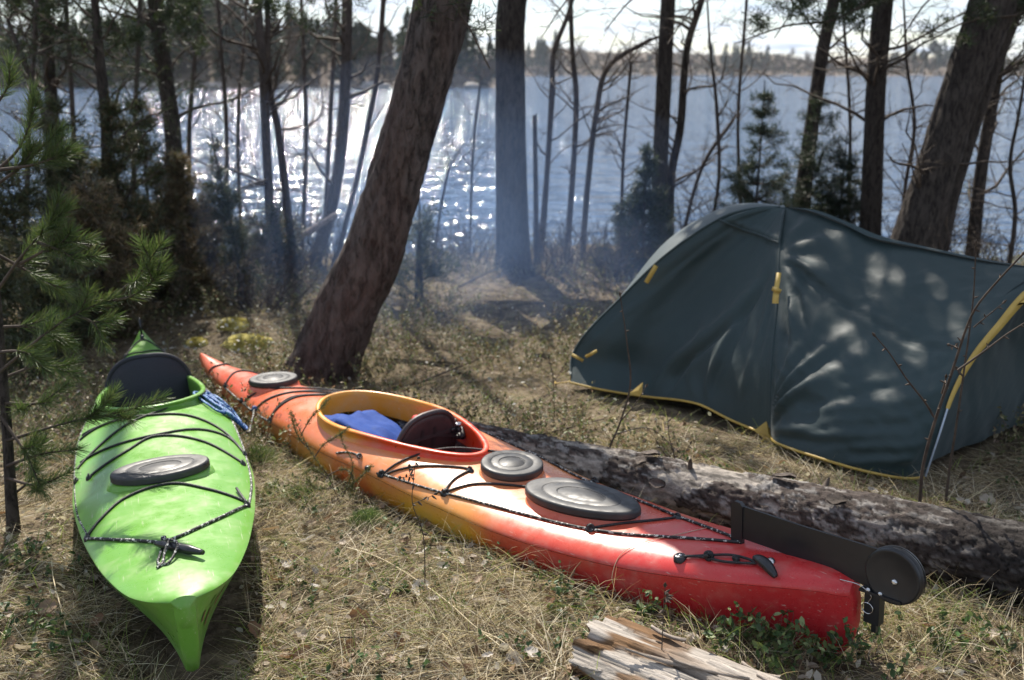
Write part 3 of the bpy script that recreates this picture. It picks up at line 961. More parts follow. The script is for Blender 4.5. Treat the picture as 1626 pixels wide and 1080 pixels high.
rx = np.array([[1, 0, 0], [0, 0, -1], [0, 1, 0.0]])
for y0, nm in ((.0145, 'cheek_plate'), (-.0145, 'cheek_plate')):
    mb = MB()
    sgn = 1 if y0 > 0 else -1
    mb.lathe([(0, .003), (.86, .003), (.9, .0045), (.97, .0045), (1, .002), (1, -.004)], (-.085, y0, zd0), .079, .079, rot=np.array([[1, 0, 0], [0, 0, sgn], [0, -sgn, 0.0]]), seg=48)
    mb.build(nm, M['blackmetal'], rd)
mb = MB(); mb.lathe([(0, .006), (.5, .0065), (.9, .004), (1, 0)], (-.093, .018, zd0 - .012), .009, .009, rot=np.array([[1, 0, 0], [0, 0, 1], [0, -1, 0.0]]), seg=14); mb.build('bolt', M['steel'], rd)
mb = MB(); mb.tube(np.array([(-.085 + .071 * math.cos(a), 0, zd0 + .071 * math.sin(a)) for a in np.linspace(0, 2 * math.pi, 40)]), .011, 8, cap=False); mb.build('hub', M['blackmetal'], rd)
mb = MB()
mb.box((-.055, .0, .235), (.12, .05, .008)); mb.box((-.030, .0, .185), (.045, .03, .092)); mb.box((-.034, .0, .125), (.014, .012, .028))
mb.build('bracket', M['blackmetal'], rd, smooth=False)
for x in (-.02, -.055):
    mb = MB(); mb.lathe([(0, .008), (.6, .008), (1, .004), (1, 0)], (x, .018, .239), .007, .007, seg=12); mb.build('bolt', M['steel'], rd)
a = np.linspace(0, 2 * math.pi, 24)
mb = MB(); mb.tube(np.c_[-.02 + .016 * np.cos(a), np.full(24, .019), .185 + .016 * np.sin(a)], .0018, 5, cap=False); mb.build('ring_pin', M['steel'], rd)
mb = MB(); mb.tube(smooth_path([(.06, .03, float(OK_.deckz(.06, .03)) + .004), (.0, .028, .25), (-.03, .02, .225), (-.02, .02, .20)], 20), .0015, 5); mb.build('rudder_cable', M['steel'], rd)

# --- things lying in the orange cockpit and the rope between the boats
def kw(K, l): return K.world(np.asarray(l, float))
mb = MB()
U, V_ = np.meshgrid(np.linspace(-1, 1, 26), np.linspace(-1, 1, 20), indexing='ij')
xs_ = 2.25 + .30 * U; ys_ = .035 + .155 * V_
hgt = .175 - .02 * U ** 2 + .035 * V_ + .085 * (fbm(np.stack([U * 2.0, V_ * 2.0, U * 0], -1), 3, 4) - .5) + .055 * U
edge_ = np.maximum(np.abs(U), np.abs(V_))
hgt = np.where(edge_ > .97, .05, hgt)
mb.grid(kw(OK_, np.stack([xs_, ys_, hgt], -1)))
o = mb.build('dry_bag', M['blue']); tag(o, 'blue waterproof bag lying inside the orange cockpit', 'bag')
mb = MB()
U, V_ = np.meshgrid(np.linspace(-1, 1, 12), np.linspace(0, 2 * math.pi, 14, endpoint=False), indexing='ij')
rr_ = .032 * np.sqrt(np.clip(1 - U ** 4, 0, 1))
mb.grid(kw(OK_, np.stack([2.17 + .14 * U, -.155 + rr_ * np.cos(V_) - .02 * U, .172 + .02 * U + rr_ * .6 * np.sin(V_)], -1)), cv=True)
o = mb.build('red_pouch', M['red']); tag(o, 'narrow red cloth pouch along the far side of the orange cockpit', 'pouch')
st = empty('thigh_strap', kw(OK_, (1.98, -.13, .2)), 'tangled black strap with metal buckles at the far rim of the orange cockpit', 'strap')
inv = np.asarray(kw(OK_, (1.98, -.13, .2)))
for k in range(3):
    pts = [kw(OK_, (1.98 + rng.uniform(-.09, .09), -.135 + rng.uniform(-.045, .035), .2 + rng.uniform(-.02, .05))) - inv for _ in range(6)]
    rope_tube(pts, .011, 'strap', M['webbing'], st, 40)
for k in range(2):
    mb = MB(); mb.box(kw(OK_, (1.93 + .10 * k, -.13, .245)) - inv, (.035, .022, .012)); mb.build('buckle', M['steel'], st)
# blue rope, a hank over the green gunwale
br = empty('blue_rope', kw(GK, (2.03, -.28, .27)), 'coiled blue and white rope hanging over the gunwale of the green kayak', 'rope')
inv = np.asarray(kw(GK, (2.03, -.28, .27)))
def gd(s, y, lift=.012):
    bb = float(GK.b(s))
    if abs(y) <= bb * .99: return kw(GK, (s, y, float(GK.deckz(s, y)) + lift))
    return kw(GK, (s, y, float(GK.top(s) - GK.crown(s)) - 1.3 * (abs(y) - bb) + lift))
for k in range(7):
    a0 = np.array([2.20, -.225]) + rng.normal(size=2) * .02
    a1 = np.array([1.84, -.335]) + rng.normal(size=2) * .025
    dv_ = a1 - a0; pv = np.array([-dv_[1], dv_[0]])
    wv_ = .10 + .06 * rng.random()
    pts = []
    for t in np.linspace(0, 2 * math.pi, 15):
        q = a0 + dv_ * (.5 - .5 * math.cos(t)) + pv * wv_ * math.sin(t) + rng.normal(size=2) * .006
        pts.append(gd(q[0], q[1], .010 + .022 * rng.random()) - inv)
    rope_tube(pts, .0058, 'rope_loop', M['bluerope'], br, 90)
pts = [gd(2.0, -.27, .03) - inv, gd(2.05, -.33, .035) - inv, gd(1.98, -.36, .02) - inv, gd(1.94, -.31, .03) - inv, gd(2.03, -.25, .035) - inv]
rope_tube(pts, .006, 'wrap_turn', M['bluerope'], br, 50)
q1 = kw(OK_, (3.13, .197, float(OK_.deckz(3.13, .19)) + .01)) - inv
rope_tube([gd(1.95, -.33, .02) - inv, gd(1.9, -.38, .0) - inv, q1 * .5 + (gd(1.9, -.38) - inv) * .5 - [0, 0, .03], q1], .005, 'rope_tail', M['deckline'], br, 40)
knot(q1, .012, br, M['bluerope'], rng)

# ------------------------------------------------------------------ setting: ground, water, far shores
def kay_uv(K, x, y):
    d = np.stack([x - K.o[0], y - K.o[1]], -1)
    Xh = K.X[:2] / np.linalg.norm(K.X[:2])
    return d @ Xh, d @ np.array([-Xh[1], Xh[0]])


def in_kayak(x, y, f=.8, grow=0.0):
    r = np.zeros(np.shape(x), bool)
    for K in (GK, OK_):
        s, t = kay_uv(K, x, y)
        r |= (s > -.02) & (s < K.L + .02) & (np.abs(t) < K.b(s) * f + grow)
    return r


xs = np.unique(np.r_[np.linspace(-90, -8, 22), np.linspace(-8, -3.2, 50), np.linspace(-3.2, 3.4, 190), np.linspace(3.4, 9, 50), np.linspace(9, 90, 22)])
ys = np.unique(np.r_[np.linspace(-60, 0.6, 18), np.linspace(.6, 6.5, 190), np.linspace(6.5, 14.5, 110), np.linspace(14.5, 22, 6)])
X, Y = np.meshgrid(xs, ys, indexing='ij')
near_m = sstep(6.5, 4.0, Y) * sstep(1.0, 2.0, Y)
Zg = gz(X, Y) + near_m * .02 * (fbm(np.stack([X * 9, Y * 9, X * 0], -1), 3, 11) - .5) + .10 * sstep(5.5, 8, Y) * sstep(13, 11, Y) * (fbm(np.stack([X * 2.2, Y * 2.2, X * 0], -1), 3, 21) - .5)
Zg = np.where(in_kayak(X, Y, .95, .02), Zg - .025, Zg)
M['ground'] = noise_mat('forest soil', [(.045, .033, .021), (.10, .076, .05), (.19, .15, .10), (.095, .095, .045)], scale=7.5, rough=.95, bump=.9, bump_scale=40, bdist=.03, detail=10, pos=[.3, .47, .6, .72], spec=.15)
gb = MB(); gb.grid(np.stack([X, Y, Zg], -1), flip=False)
tag(gb.build('ground', M['ground']), kind='structure')

def water_mat():
    """wind ripples: the slope of a noise height field, taken over a fixed step of the water itself"""
    m, t, b = new_mat('lake water')
    n = t.nodes.new; l = t.links.new
    b.inputs['Base Color'].default_value = (.042, .085, .160, 1)
    b.inputs['Roughness'].default_value = .06
    b.inputs['IOR'].default_value = 1.333
    b.inputs['Specular IOR Level'].default_value = .9
    tcn = n('ShaderNodeTexCoord')
    slopes = {0: [], 1: []}
    for sc, rot, st, dt, amp, eps in ((.40, .12, (.55, 1.5, 1), 1, .55, .12), (1.5, -.12, (.55, 1.5, 1), 2, .36, .05), (6.5, .2, (.7, 1.3, 1), 1, .035, .02)):
        hs = []
        for off in ((0, 0, 0), (eps, 0, 0), (0, eps, 0)):
            ad = n('ShaderNodeVectorMath'); ad.operation = 'ADD'; ad.inputs[1].default_value = off
            l(tcn.outputs['Object'], ad.inputs[0])
            mp = n('ShaderNodeMapping'); mp.inputs['Scale'].default_value = st; mp.inputs['Rotation'].default_value = (0, 0, rot)
            l(ad.outputs[0], mp.inputs['Vector'])
            no = n('ShaderNodeTexNoise'); no.inputs['Scale'].default_value = sc; no.inputs['Detail'].default_value = dt; no.inputs['Roughness'].default_value = .5
            l(mp.outputs[0], no.inputs['Vector'])
            hs.append(no.outputs['Fac'])
        for k in (0, 1):
            sb = n('ShaderNodeMath'); sb.operation = 'SUBTRACT'; l(hs[0], sb.inputs[0]); l(hs[k + 1], sb.inputs[1])
            mu = n('ShaderNodeMath'); mu.operation = 'MULTIPLY'; mu.inputs[1].default_value = amp / eps; l(sb.outputs[0], mu.inputs[0])
            slopes[k].append(mu.outputs[0])
    cb = n('ShaderNodeCombineXYZ'); cb.inputs[2].default_value = 1.0
    for k in (0, 1):
        s = slopes[k][0]
        for q in slopes[k][1:]:
            ad = n('ShaderNodeMath'); ad.operation = 'ADD'; l(s, ad.inputs[0]); l(q, ad.inputs[1]); s = ad.outputs[0]
        l(s, cb.inputs[k])
    nm = n('ShaderNodeVectorMath'); nm.operation = 'NORMALIZE'; l(cb.outputs[0], nm.inputs[0])
    l(nm.outputs[0], b.inputs['Normal'])
    return m
M['water'] = water_mat()
WZ = -1.9
wx = np.r_[-520, -300, -150, 0, 150, 400, 920]; wy = np.r_[9, 20, 40, 90, 200, 500, 905]
X, Y = np.meshgrid(wx, wy, indexing='ij')
gb = MB(); gb.grid(np.stack([X, Y, X * 0 + WZ], -1).astype(float)); tag(gb.build('lake_water', M['water']), kind='structure')

M['hill'] = noise_mat('far shore ground', [(.05, .038, .028), (.10, .075, .055), (.19, .155, .125), (.055, .05, .025)], scale=.12, rough=.95, detail=8, bump=.5, bump_scale=.5, bdist=1.0, spec=.1)


def island_h(x, y):
    # near point of land on the left
    e = sstep(4, -14, x) * sstep(206, 228, y + 3 * np.sin(x * .15))
    return WZ - 1.5 + e * (4.2 + 2.0 * sstep(-20, -60, x) + 1.2 * np.sin(x * .09 + 1) + .8 * np.sin(x * .23 + y * .1)) + 3.5 * e * sstep(215, 260, y)


def shore_h(x, y):
    e = sstep(676, 705, y + 5 * np.sin(x * .03) + 3 * np.sin(x * .11))
    return WZ - 1.5 + e * (5.0 + 1.3 * np.sin(x * .021 + .4) + 1.5 * np.sin(x * .07)) + e * sstep(700, 800, y) * (10 + 3.5 * np.sin(x * .012 + .5) + 2 * np.sin(x * .045))


for nm, fn, xr, yr, nx, ny in (('island_hill', island_h, (-260, 8), (200, 330), 180, 50), ('far_shore_hill', shore_h, (-500, 900), (665, 900), 260, 50)):
    X, Y = np.meshgrid(np.linspace(*xr, nx), np.linspace(*yr, ny), indexing='ij')
    Z = fn(X, Y) + (fbm(np.stack([X * .12, Y * .12, X * 0], -1), 3, 5) - .5) * 2.0 * sstep(-2.5, 0, fn(X, Y))
    gb = MB(); gb.grid(np.stack([X, Y, Z], -1)); tag(gb.build(nm, M['hill']), kind='structure')

M['leaf'] = leaf_mat('foliage')
M['needle'] = leaf_mat('pine needles', rough=.48, trans=.34, spec=.4)
M['drygrass'] = leaf_mat('dry grass', rough=.6, trans=.35, spec=.3)
M['glossleaf'] = leaf_mat('evergreen leaves', rough=.5, trans=.25, spec=.3)
M['farleaf'] = leaf_mat('far foliage', rough=.9, trans=.2, spec=.05)
M['twig'] = noise_mat('twig bark', [(.040, .030, .024), (.10, .075, .058)], scale=30, rough=.8, spec=.25)
M['pinebark'] = bark_mat('pine bark', (.022, .018, .017), (.120, .098, .090), (.105, .062, .052), scale=16, patch=.4)
M['darkbark'] = bark_mat('dark bark', (.016, .013, .012), (.085, .070, .060), (.06, .045, .038), scale=22, patch=.4)
M['alderbark'] = bark_mat('alder bark', (.030, .024, .022), (.10, .08, .072), (.16, .135, .12), scale=30, bump=.4, patch=.4)
M['palebark'] = bark_mat('pale bark', (.10, .075, .065), (.36, .30, .27), (.42, .36, .33), scale=26, bump=.3, patch=.5)

# far trees: three conifer forms and two bare forms, copied one by one
rng = np.random.default_rng(21)
def far_conifer(h, r, seed, pine=False):
    g = np.random.default_rng(seed)
    mb = MB()
    mb.tube([(0, 0, -.5), (0, 0, h * .9)], [.16, .04], 4, cap=False, col=(.03, .024, .02))
    n = 150
    t = g.random(n) ** .8
    z = h * ((.12 if not pine else .45) + (.88 if not pine else .52) * t)
    rr = r * ((1 - t) ** .8 * .95 + .06) if not pine else r * np.sqrt(np.clip(1 - (2 * t - .9) ** 2, .05, 1))
    a = g.random(n) * 2 * math.pi
    base = np.stack([0 * a, 0 * a, z], 1)
    d = unit(np.stack([np.cos(a), np.sin(a), -.25 + .3 * g.normal(size=n)], 1))
    V, F, m = blades(base + d * (rr * .15)[:, None], d, rr * (.7 + .4 * g.random(n)), h * .055 + .3 * g.random(n), np.c_[0 * a, 0 * a, -.12 * rr], 2, .3, g, mid=True)
    cols = jitter_cols(n, [(.020, .030, .014), (.030, .042, .018), (.042, .040, .022)], g)
    mb.add(V, F, np.repeat(cols, m, 0))
    return mb.build('pine_tree' if pine else 'spruce_tree', M['farleaf'], usecol=True)


def far_bare(h, r, seed):
    g = np.random.default_rng(seed)
    mb = MB()
    mb.tube([(0, 0, -.5), (.1, 0, h * .5), (0, .1, h * .95)], [.14, .1, .03], 4, cap=False, col=(.10, .08, .07))
    n = 110
    z = h * (.25 + .6 * g.random(n)); a = g.random(n) * 2 * math.pi
    d = unit(np.stack([np.cos(a) * .6, np.sin(a) * .6, .6 + .3 * g.normal(size=n)], 1))
    V, F, m = blades(np.stack([0 * a, 0 * a, z], 1), d, r * (.5 + .9 * g.random(n)), .10 + .16 * g.random(n), np.zeros((n, 3)), 1, .2, g)
    mb.add(V, F, np.repeat(jitter_cols(n, [(.075, .052, .042), (.10, .07, .055), (.06, .045, .035)], g), m, 0))
    return mb.build('bare_tree', M['farleaf'], usecol=True)


protos = [far_conifer(11, 2.3, 1), far_conifer(9, 2.0, 2), far_conifer(10, 2.4, 3, True), far_bare(8, 3.0, 4), far_bare(6.5, 3.2, 5)]
used = [False] * 5
labs = ['dark spruce in the wood on the island point across the water', 'dark spruce in the wood on the island point across the water', 'round crowned pine in the wood on the island point across the water', 'leafless brown tree in the wood on the island point across the water', 'leafless brown tree in the wood on the island point across the water']
labs2 = [s.replace('on the island point across the water', 'on the far low shore behind the tent') for s in labs]
def put_far(k, x, y, z, s, far):
    global used
    if used[k]:
        o = protos[k].copy(); COL.objects.link(o)
    else:
        o = protos[k]; used[k] = True
    o.location = (x, y, z - .3); o.rotation_euler = (0, 0, rng.random() * 6.28); o.scale = (s, s, s * rng.uniform(.85, 1.15))
    kind = ['spruces', 'spruces', 'pines', 'bare trees', 'bare trees'][k]
    tag(o, (labs2 if far else labs)[k], 'tree', kind + (' on the far low shore' if far else ' on the island point'))
for i in range(185):
    x = -3 - 112 * rng.random() ** .9
    y = 214 + 45 * rng.random() ** 1.3
    z = float(island_h(x, y))
    env = 1.0 + .42 * math.sin(x * .055 + 2.2) ** 2 - .35 * float(sstep(-24, -4, x))
    k = int(rng.choice(5, p=[.34, .28, .22, .08, .08]))
    put_far(k, x, y, z, env * rng.uniform(.7, 1.15), False)
for i in range(190):
    x = -10 + 380 * rng.random()
    y = 690 + 70 * rng.random() ** 1.2
    z = float(shore_h(x, y))
    clump = math.sin(x * .045 + .8) > .55
    k = int(rng.choice(5, p=[.3, .2, .2, .15, .15] if clump else [.03, .04, .05, .40, .48]))
    put_far(k, x, y, z, rng.uniform(.9, 1.5) * (1.25 if clump and k < 3 else .85), True)
n = 5200
x = -260 + 262 * rng.random(n); y = 207 + 60 * rng.random(n) ** 1.5
x2 = -60 + 560 * rng.random(n); y2 = 679 + 100 * rng.random(n) ** 1.5
for nm, xx, yy, fn, s, cols in (('far_undergrowth', x, y, island_h, 1.0, [(.045, .036, .026), (.03, .034, .018), (.075, .058, .045)]), ('far_brushwood', x2, y2, shore_h, 1.9, [(.085, .060, .048), (.06, .046, .036), (.11, .085, .068), (.035, .036, .02)])):
    zz2 = fn(xx, yy)
    kp = zz2 > WZ + .2
    xx, yy, zz2 = xx[kp], yy[kp], zz2[kp]
    m_ = len(xx)
    a = rng.random(m_) * 6.28
    d = unit(np.stack([np.cos(a) * .7, np.sin(a) * .7, .8 + 0 * a], 1))
    V, F, m = blades(np.stack([xx, yy, zz2 - .2], 1), d, s * (1.0 + 1.6 * rng.random(m_)), s * (.5 + .5 * rng.random(m_)), np.zeros((m_, 3)), 2, .3, rng, mid=True)
    tag(mesh_np(nm, V, F, M['farleaf'], None, True, np.repeat(jitter_cols(m_, cols, rng), m, 0)), 'low brown brushwood covering the shore across the water', kind='stuff')
M['stone'] = noise_mat('shore stone', [(.14, .12, .10), (.30, .27, .24), (.42, .39, .36)], scale=3, rough=.9, bump=.6, bdist=.05)
def rock(name, c, s, seed, label, group, mat=None):
    g = np.random.default_rng(seed)
    u, v = np.meshgrid(np.linspace(0, math.pi, 12), np.linspace(0, 2 * math.pi, 18, endpoint=False), indexing='ij')
    P = np.stack([np.sin(u) * np.cos(v), np.sin(u) * np.sin(v), np.cos(u)], -1)
    P = P * (0.55 + .9 * fbm(P * 2.2 + seed, 3, seed))[..., None] * np.asarray(s)
    mb = MB(); mb.grid(P, cv=True)
    o = mb.build(name, mat or M['stone']); o.location = c
    return tag(o, label, 'rock', group)
for i in range(9):
    x = -8 - 8.5 * i - 4 * rng.random()
    rock('shore_rock', (x, 208 + 3 * rng.random(), WZ + .4), (1.2 + 2.2 * rng.random(), 1.3, .45 + .7 * rng.random()), 40 + i, 'pale bare rock at the waterline of the island point', 'rocks along the island waterline')
for i in range(4):
    px = (1000, 1100, 1226, 1420)[i]
    x = (px - 813) / FPX * 690
    rock('shore_rock', (x, 676, WZ + .5), (4.5, 2, 1.1), 60 + i, 'pale rock at the waterline of the far low shore', 'rocks along the far shore')

# ------------------------------------------------------------------ trees near the camp
rng = np.random.default_rng(5)
def px_path(pts, d0, dd=0.0):
    """world polyline and radii from photo points (px, py, width px) at ground distance d0 (+dd per point)"""
    P, Rr = [], []
    for k, (px, py, wd) in enumerate(pts):
        d = d0 + dd * k
        p = at(px, py, d)
        zc = d * math.cos(PITCH) - (p[2] - CAMZ) * math.sin(PITCH)
        P.append(p); Rr.append(wd * zc / FPX / 2)
    return np.array(P), np.array(Rr)


def trunk_mesh(mb, path, rad, sides=28, step=.05, rough=.10, seed=0, flare=0.0, zscale=.35, freq=9.0):
    Ltot = np.linalg.norm(np.diff(path, axis=0), axis=1).sum()
    n = max(6, int(Ltot / step))
    d = np.r_[0, np.cumsum(np.linalg.norm(np.diff(path, axis=0), axis=1))]
    P = smooth_path(path, n)
    x = np.linspace(0, d[-1], n)
    r = np.interp(x, d, rad)
    r = r * (1 + flare * np.exp(-x / .16))
    T = unit(np.gradient(P, axis=0))
    u = np.array([1.0, 0.05, 0.1]); U = np.zeros((n, 3))
    for k in range(n):
        u = u - T[k] * (u @ T[k]); u /= np.linalg.norm(u); U[k] = u
    W = np.cross(T, U)
    a = np.linspace(0, 2 * math.pi, sides, endpoint=False)
    dirs = np.cos(a)[None, :, None] * U[:, None] + np.sin(a)[None, :, None] * W[:, None]
    if rough:
        q = np.stack([np.broadcast_to(np.cos(a), (n, sides)) * freq * .35, np.broadcast_to(np.sin(a), (n, sides)) * freq * .35, np.broadcast_to((x * freq * zscale)[:, None], (n, sides))], -1)
        f1 = fbm(q, 3, seed); ridg = 1 - np.abs(2 * f1 - 1) * 2.2
        low = fbm(q * .3, 2, seed + 9) - .5
        rr = r[:, None] * (1 + rough * (ridg - .6) * .6 + rough * 1.2 * low)
        if flare: rr = rr * (1 + .22 * flare * np.exp(-x / .25)[:, None] * np.sin(a * 5 + seed)[None])
    else: rr = np.broadcast_to(r[:, None], (n, sides))
    mb.grid(P[:, None] + dirs * rr[..., None], cv=True)
    return P, r


def twigs_from(mb, P, r, n, g, length, level=2, up=.4, sides=4, t0=.15, t1=1.0, spread=None, thin=.45, curve=.5, side=None):
    """bare branches growing out of a path; returns branch paths"""
    outp = []
    m = len(P)
    for _ in range(n):
        k = min(m - 1, int(g.uniform(t0, t1) * (m - 1)))
        a = g.random() * 6.28
        if side is not None and g.random() < .8: a = side + g.normal() * .8
        T = unit(P[min(k + 1, m - 1)] - P[max(k - 1, 0)])
        h = np.array([math.cos(a), math.sin(a), 0])
        d = unit(h + np.array([0, 0, up + .25 * g.normal()]) + T * .2)
        ln = length * g.uniform(.45, 1.25) * (1 - .35 * k / m)
        npt = 7
        pts = [P[k]]
        dd_ = d.copy()
        for j in range(npt - 1):
            dd_ = unit(dd_ + g.normal(size=3) * .22 * curve * 2 + np.array([0, 0, .10 * curve]))
            pts.append(pts[-1] + dd_ * ln / (npt - 1))
        pts = np.array(pts)
        r0 = max(.0022, min(r[k] * thin, .022) * g.uniform(.5, 1))
        rads = np.linspace(r0, max(.0014, r0 * .25), npt)
        mb.tube(pts, rads, sides, cap=False)
        outp.append(pts)
        if level > 0:
            twigs_from(mb, pts, rads, int(g.integers(2, 5)), g, ln * .5, level - 1, up * .6, 3, .25, 1, thin=.6, curve=curve)
    return outp


def needle_cloud(pts, g, n, length, width, cols, spread=.03, up=.2, along=None):
    """needles around given points"""
    k = g.integers(0, len(pts), n)
    base = pts[k] + g.normal(size=(n, 3)) * spread
    d = unit(g.normal(size=(n, 3)) + np.array([0, 0, up]) + (along[k] * 1.2 if along is not None else 0))
    V, F, m = blades(base, d, length * g.uniform(.6, 1.2, n), np.full(n, width), g.normal(size=(n, 3)) * length * .15, 1, .3, g)
    return V, F, np.repeat(jitter_cols(n, cols, g, .2), m, 0)


GREEN = [(.030, .048, .018), (.042, .062, .022), (.055, .070, .025), (.022, .034, .015)]
def pine(name, label, pts, d0, mat, dd=0.0, top=8.5, crown=None, sides=28, rough=.10, flare=.35, branches=0, group=None, blen=1.0, seed=1, cat='tree', sink=.25, step=.05, bside=None, bt=(.2, .8), bup=.4, foliage=0, freq=9.0, crown_n=1800, shade_shift=0.0):
    g = np.random.default_rng(seed)
    P, Rr = px_path(pts, d0, dd)
    z0 = float(gz(P[0][0], P[0][1]))
    d = unit(P[0] - P[1]); dn = d / min(d[2], -.3)
    # root the trunk in the ground
    k = (P[0][2] - z0 + .12)
    base = P[0] - dn * -k if False else P[0] + d * max(.05, k / max(-d[2], .35))
    P = np.r_[[base], P]; Rr = np.r_[Rr[0] * 1.05, Rr]
    vis_top = P[-1].copy()
    if top and P[-1][2] < top:
        u = unit(P[-1] - P[-2]); u = unit(u * .8 + np.array([0, 0, .35]))
        q = P[-1] + u * ((top - P[-1][2]) / u[2]) + np.array([shade_shift, 0, 0])  # unseen top can be pushed sideways to place its shade
        P = np.r_[P, [(P[-1] + q) / 2, q]]; Rr = np.r_[Rr, Rr[-1] * .75, Rr[-1] * .3]
    root = empty(name, (base[0], base[1], z0), label, cat, group)
    o0 = np.array([base[0], base[1], z0])
    mb = MB()
    Pc, rc = trunk_mesh(mb, P - o0, Rr, sides, step, rough, seed, flare, freq=freq)
    mb.build('trunk', mat, root)
    if branches:
        vt = (vis_top[2] + .5 - base[2]) / (P[-1][2] - base[2])
        bp = []
        for _b in range(branches):
            mb = MB()
            bp += twigs_from(mb, Pc, rc, 1, g, blen, 2, bup, 4, bt[0] * vt, bt[1] * vt, side=bside)
            mb.build('branch', M['twig'], root)
        if foliage:
            pp = np.concatenate([b[2:] for b in bp])
            V, F, c = needle_cloud(pp, g, foliage, .05, .006, GREEN, .06)
            tag(mesh_np('foliage', V, F, M['needle'], root, True, c), kind='stuff')
    if crown:
        cz0, cr = crown
        n = crown_n
        top_p = Pc[-1]
        kz = g.random(n) ** .8
        idx = np.argmin(np.abs(Pc[:, 2][None] - (cz0 + (top_p[2] - cz0) * kz)[:, None]), 1)
        # clumps on whorls
        nc = 46
        ci = g.integers(0, nc, n)
        ck = g.random(nc); ca = g.random(nc) * 6.28; crr = cr * g.random(nc) ** .6 * (1 - .5 * ck)
        cidx = np.argmin(np.abs(Pc[:, 2][None] - (cz0 + (top_p[2] - cz0) * ck)[:, None]), 1)
        cc = Pc[cidx] + np.stack([np.cos(ca) * crr, np.sin(ca) * crr, .15 * crr], 1)
        base_ = cc[ci] + g.normal(size=(n, 3)) * np.array([.30, .30, .14])
        V, F, m = blades(base_, unit(g.normal(size=(n, 3)) + [0, 0, .4]), .20 + .12 * g.random(n), np.full(n, .075), np.zeros((n, 3)), 2, .3, g, mid=True)
        mb = MB()
        for q in range(nc):
            mb.tube([Pc[cidx[q]], (Pc[cidx[q]] + cc[q]) / 2 + [0, 0, .1], cc[q]], [.025, .018, .008], 4, cap=False)
        tag(mb.build('limbs', M['twig'], root), kind='stuff')
        mesh_np('crown', V, F, M['needle'], root, True, np.repeat(jitter_cols(n, GREEN, g), m, 0))
    return root, Pc + o0, rc


pine('leaning_pine', 'thick reddish leaning pine trunk behind the orange kayak bow', [(512, 585, 104), (551, 490, 96), (592, 400, 93), (632, 270, 88), (660, 170, 84), (703, 0, 90)], 5.96, M['pinebark'], dd=-.06, top=13, crown=(9, 1.5), sides=64, rough=.17, flare=.22, seed=3, step=.027, freq=14, crown_n=1500)
pine('straight_pine', 'straight grey pine trunk in the middle of the photo, smoke at its foot', [(815, 428, 54), (812, 300, 49), (811, 150, 47), (814, 0, 46)], 9.8, M['darkbark'], top=8.2, crown=(5.1, .78), crown_n=2200, shade_shift=1.05, sides=48, rough=.08, flare=.25, seed=4, step=.04, freq=12)  # out-of-view crown, set low and pushed sideways to shade the tent
pine('slim_pine', 'slim dark straight trunk rising left of the tent top', [(1047, 420, 28), (1049, 255, 25), (1055, 120, 24), (1061, 0, 23)], 10.3, M['darkbark'], top=7.6, crown=(4.3, 1.15), seed=5, flare=.3, branches=5, blen=.8, bt=(.5, 1))
pine('forked_tree', 'slender dark tree growing right beside the slim dark trunk', [(1062, 400, 16), (1066, 277, 14), (1080, 204, 13), (1091, 77, 12), (1117, -10, 10)], 10.45, M['darkbark'], top=4.5, seed=6, flare=.3, branches=24, blen=.9, bt=(.2, 1.1), sides=14)
pine('dark_pine', 'dark trunk with a bushy juniper skirt behind the tent roof', [(1272, 345, 26), (1279, 270, 24), (1291, 187, 22), (1307, 78, 20), (1325, -5, 19)], 9.9, M['darkbark'], top=8, crown=(4.2, 1.4), seed=7, flare=.3, branches=18, blen=.8, bt=(.4, 1.2))
pine('upright_pine', 'upright brown pine trunk behind the tent, left of the big leaning trunks', [(1381, 400, 34), (1386, 250, 31), (1392, 120, 30), (1403, -5, 31)], 9.2, M['darkbark'], top=9, crown=(4.2, 1.5), seed=8, flare=.15, branches=22, blen=1.1, bt=(.45, 1.2), sides=36)
pine('big_leaning_pine', 'massive dark trunk leaning right behind the tent', [(1440, 420, 72), (1465, 340, 66), (1497, 233, 62), (1535, 117, 62), (1580, -5, 72)], 8.1, M['darkbark'], top=8.5, crown=(4.0, 1.8), seed=9, flare=.1, branches=12, blen=1.1, bt=(.3, 1.1), sides=60, rough=.14, step=.03, freq=13)
pine('second_leaning_pine', 'dark trunk crossing behind the massive leaning one at the upper right', [(1478, 400, 44), (1507, 290, 42), (1548, 160, 40), (1606, -5, 46)], 8.45, M['darkbark'], top=8, crown=(4.2, 1.5), seed=10, flare=.1, branches=8, blen=1.2, bt=(.5, 1.15), sides=36, bside=.3)
pine('thin_dark_tree', 'thin dark tree at the right edge behind the tent', [(1541, 430, 22), (1558, 272, 19), (1577, 156, 18), (1592, 60, 17), (1600, -10, 16)], 8.9, M['darkbark'], top=6.5, seed=11, flare=.1, branches=26, blen=.9, bt=(.2, 1.1), bside=.2, foliage=2600)
pine('left_pine', 'dark pine trunk among the thicket at the upper left corner', [(84, 330, 20), (81, 153, 19), (74, 60, 18), (68, -5, 18)], 8.3, M['darkbark'], top=13, crown=(9.5, 1.2), seed=12, flare=.1, branches=22, blen=.8, bt=(.45, 1.1), foliage=1800)
pine('thicket_pine', 'dark pine trunk behind the juniper thicket at the upper left', [(282, 330, 28), (273, 199, 26), (262, 120, 25), (246, -5, 25)], 9.0, M['darkbark'], top=14, crown=(10, 1.4), seed=13, flare=.1, branches=24, blen=.9, bt=(.5, 1.15), foliage=4200)
pine('bushy_pine', 'dense small pine with trunk hidden in needles at the upper left', [(172, 400, 20), (168, 190, 17), (158, 90, 15), (150, -5, 12)], 7.6, M['darkbark'], top=3.6, seed=14, flare=.1, branches=46, blen=.75, bt=(.12, 1.1), foliage=8200)
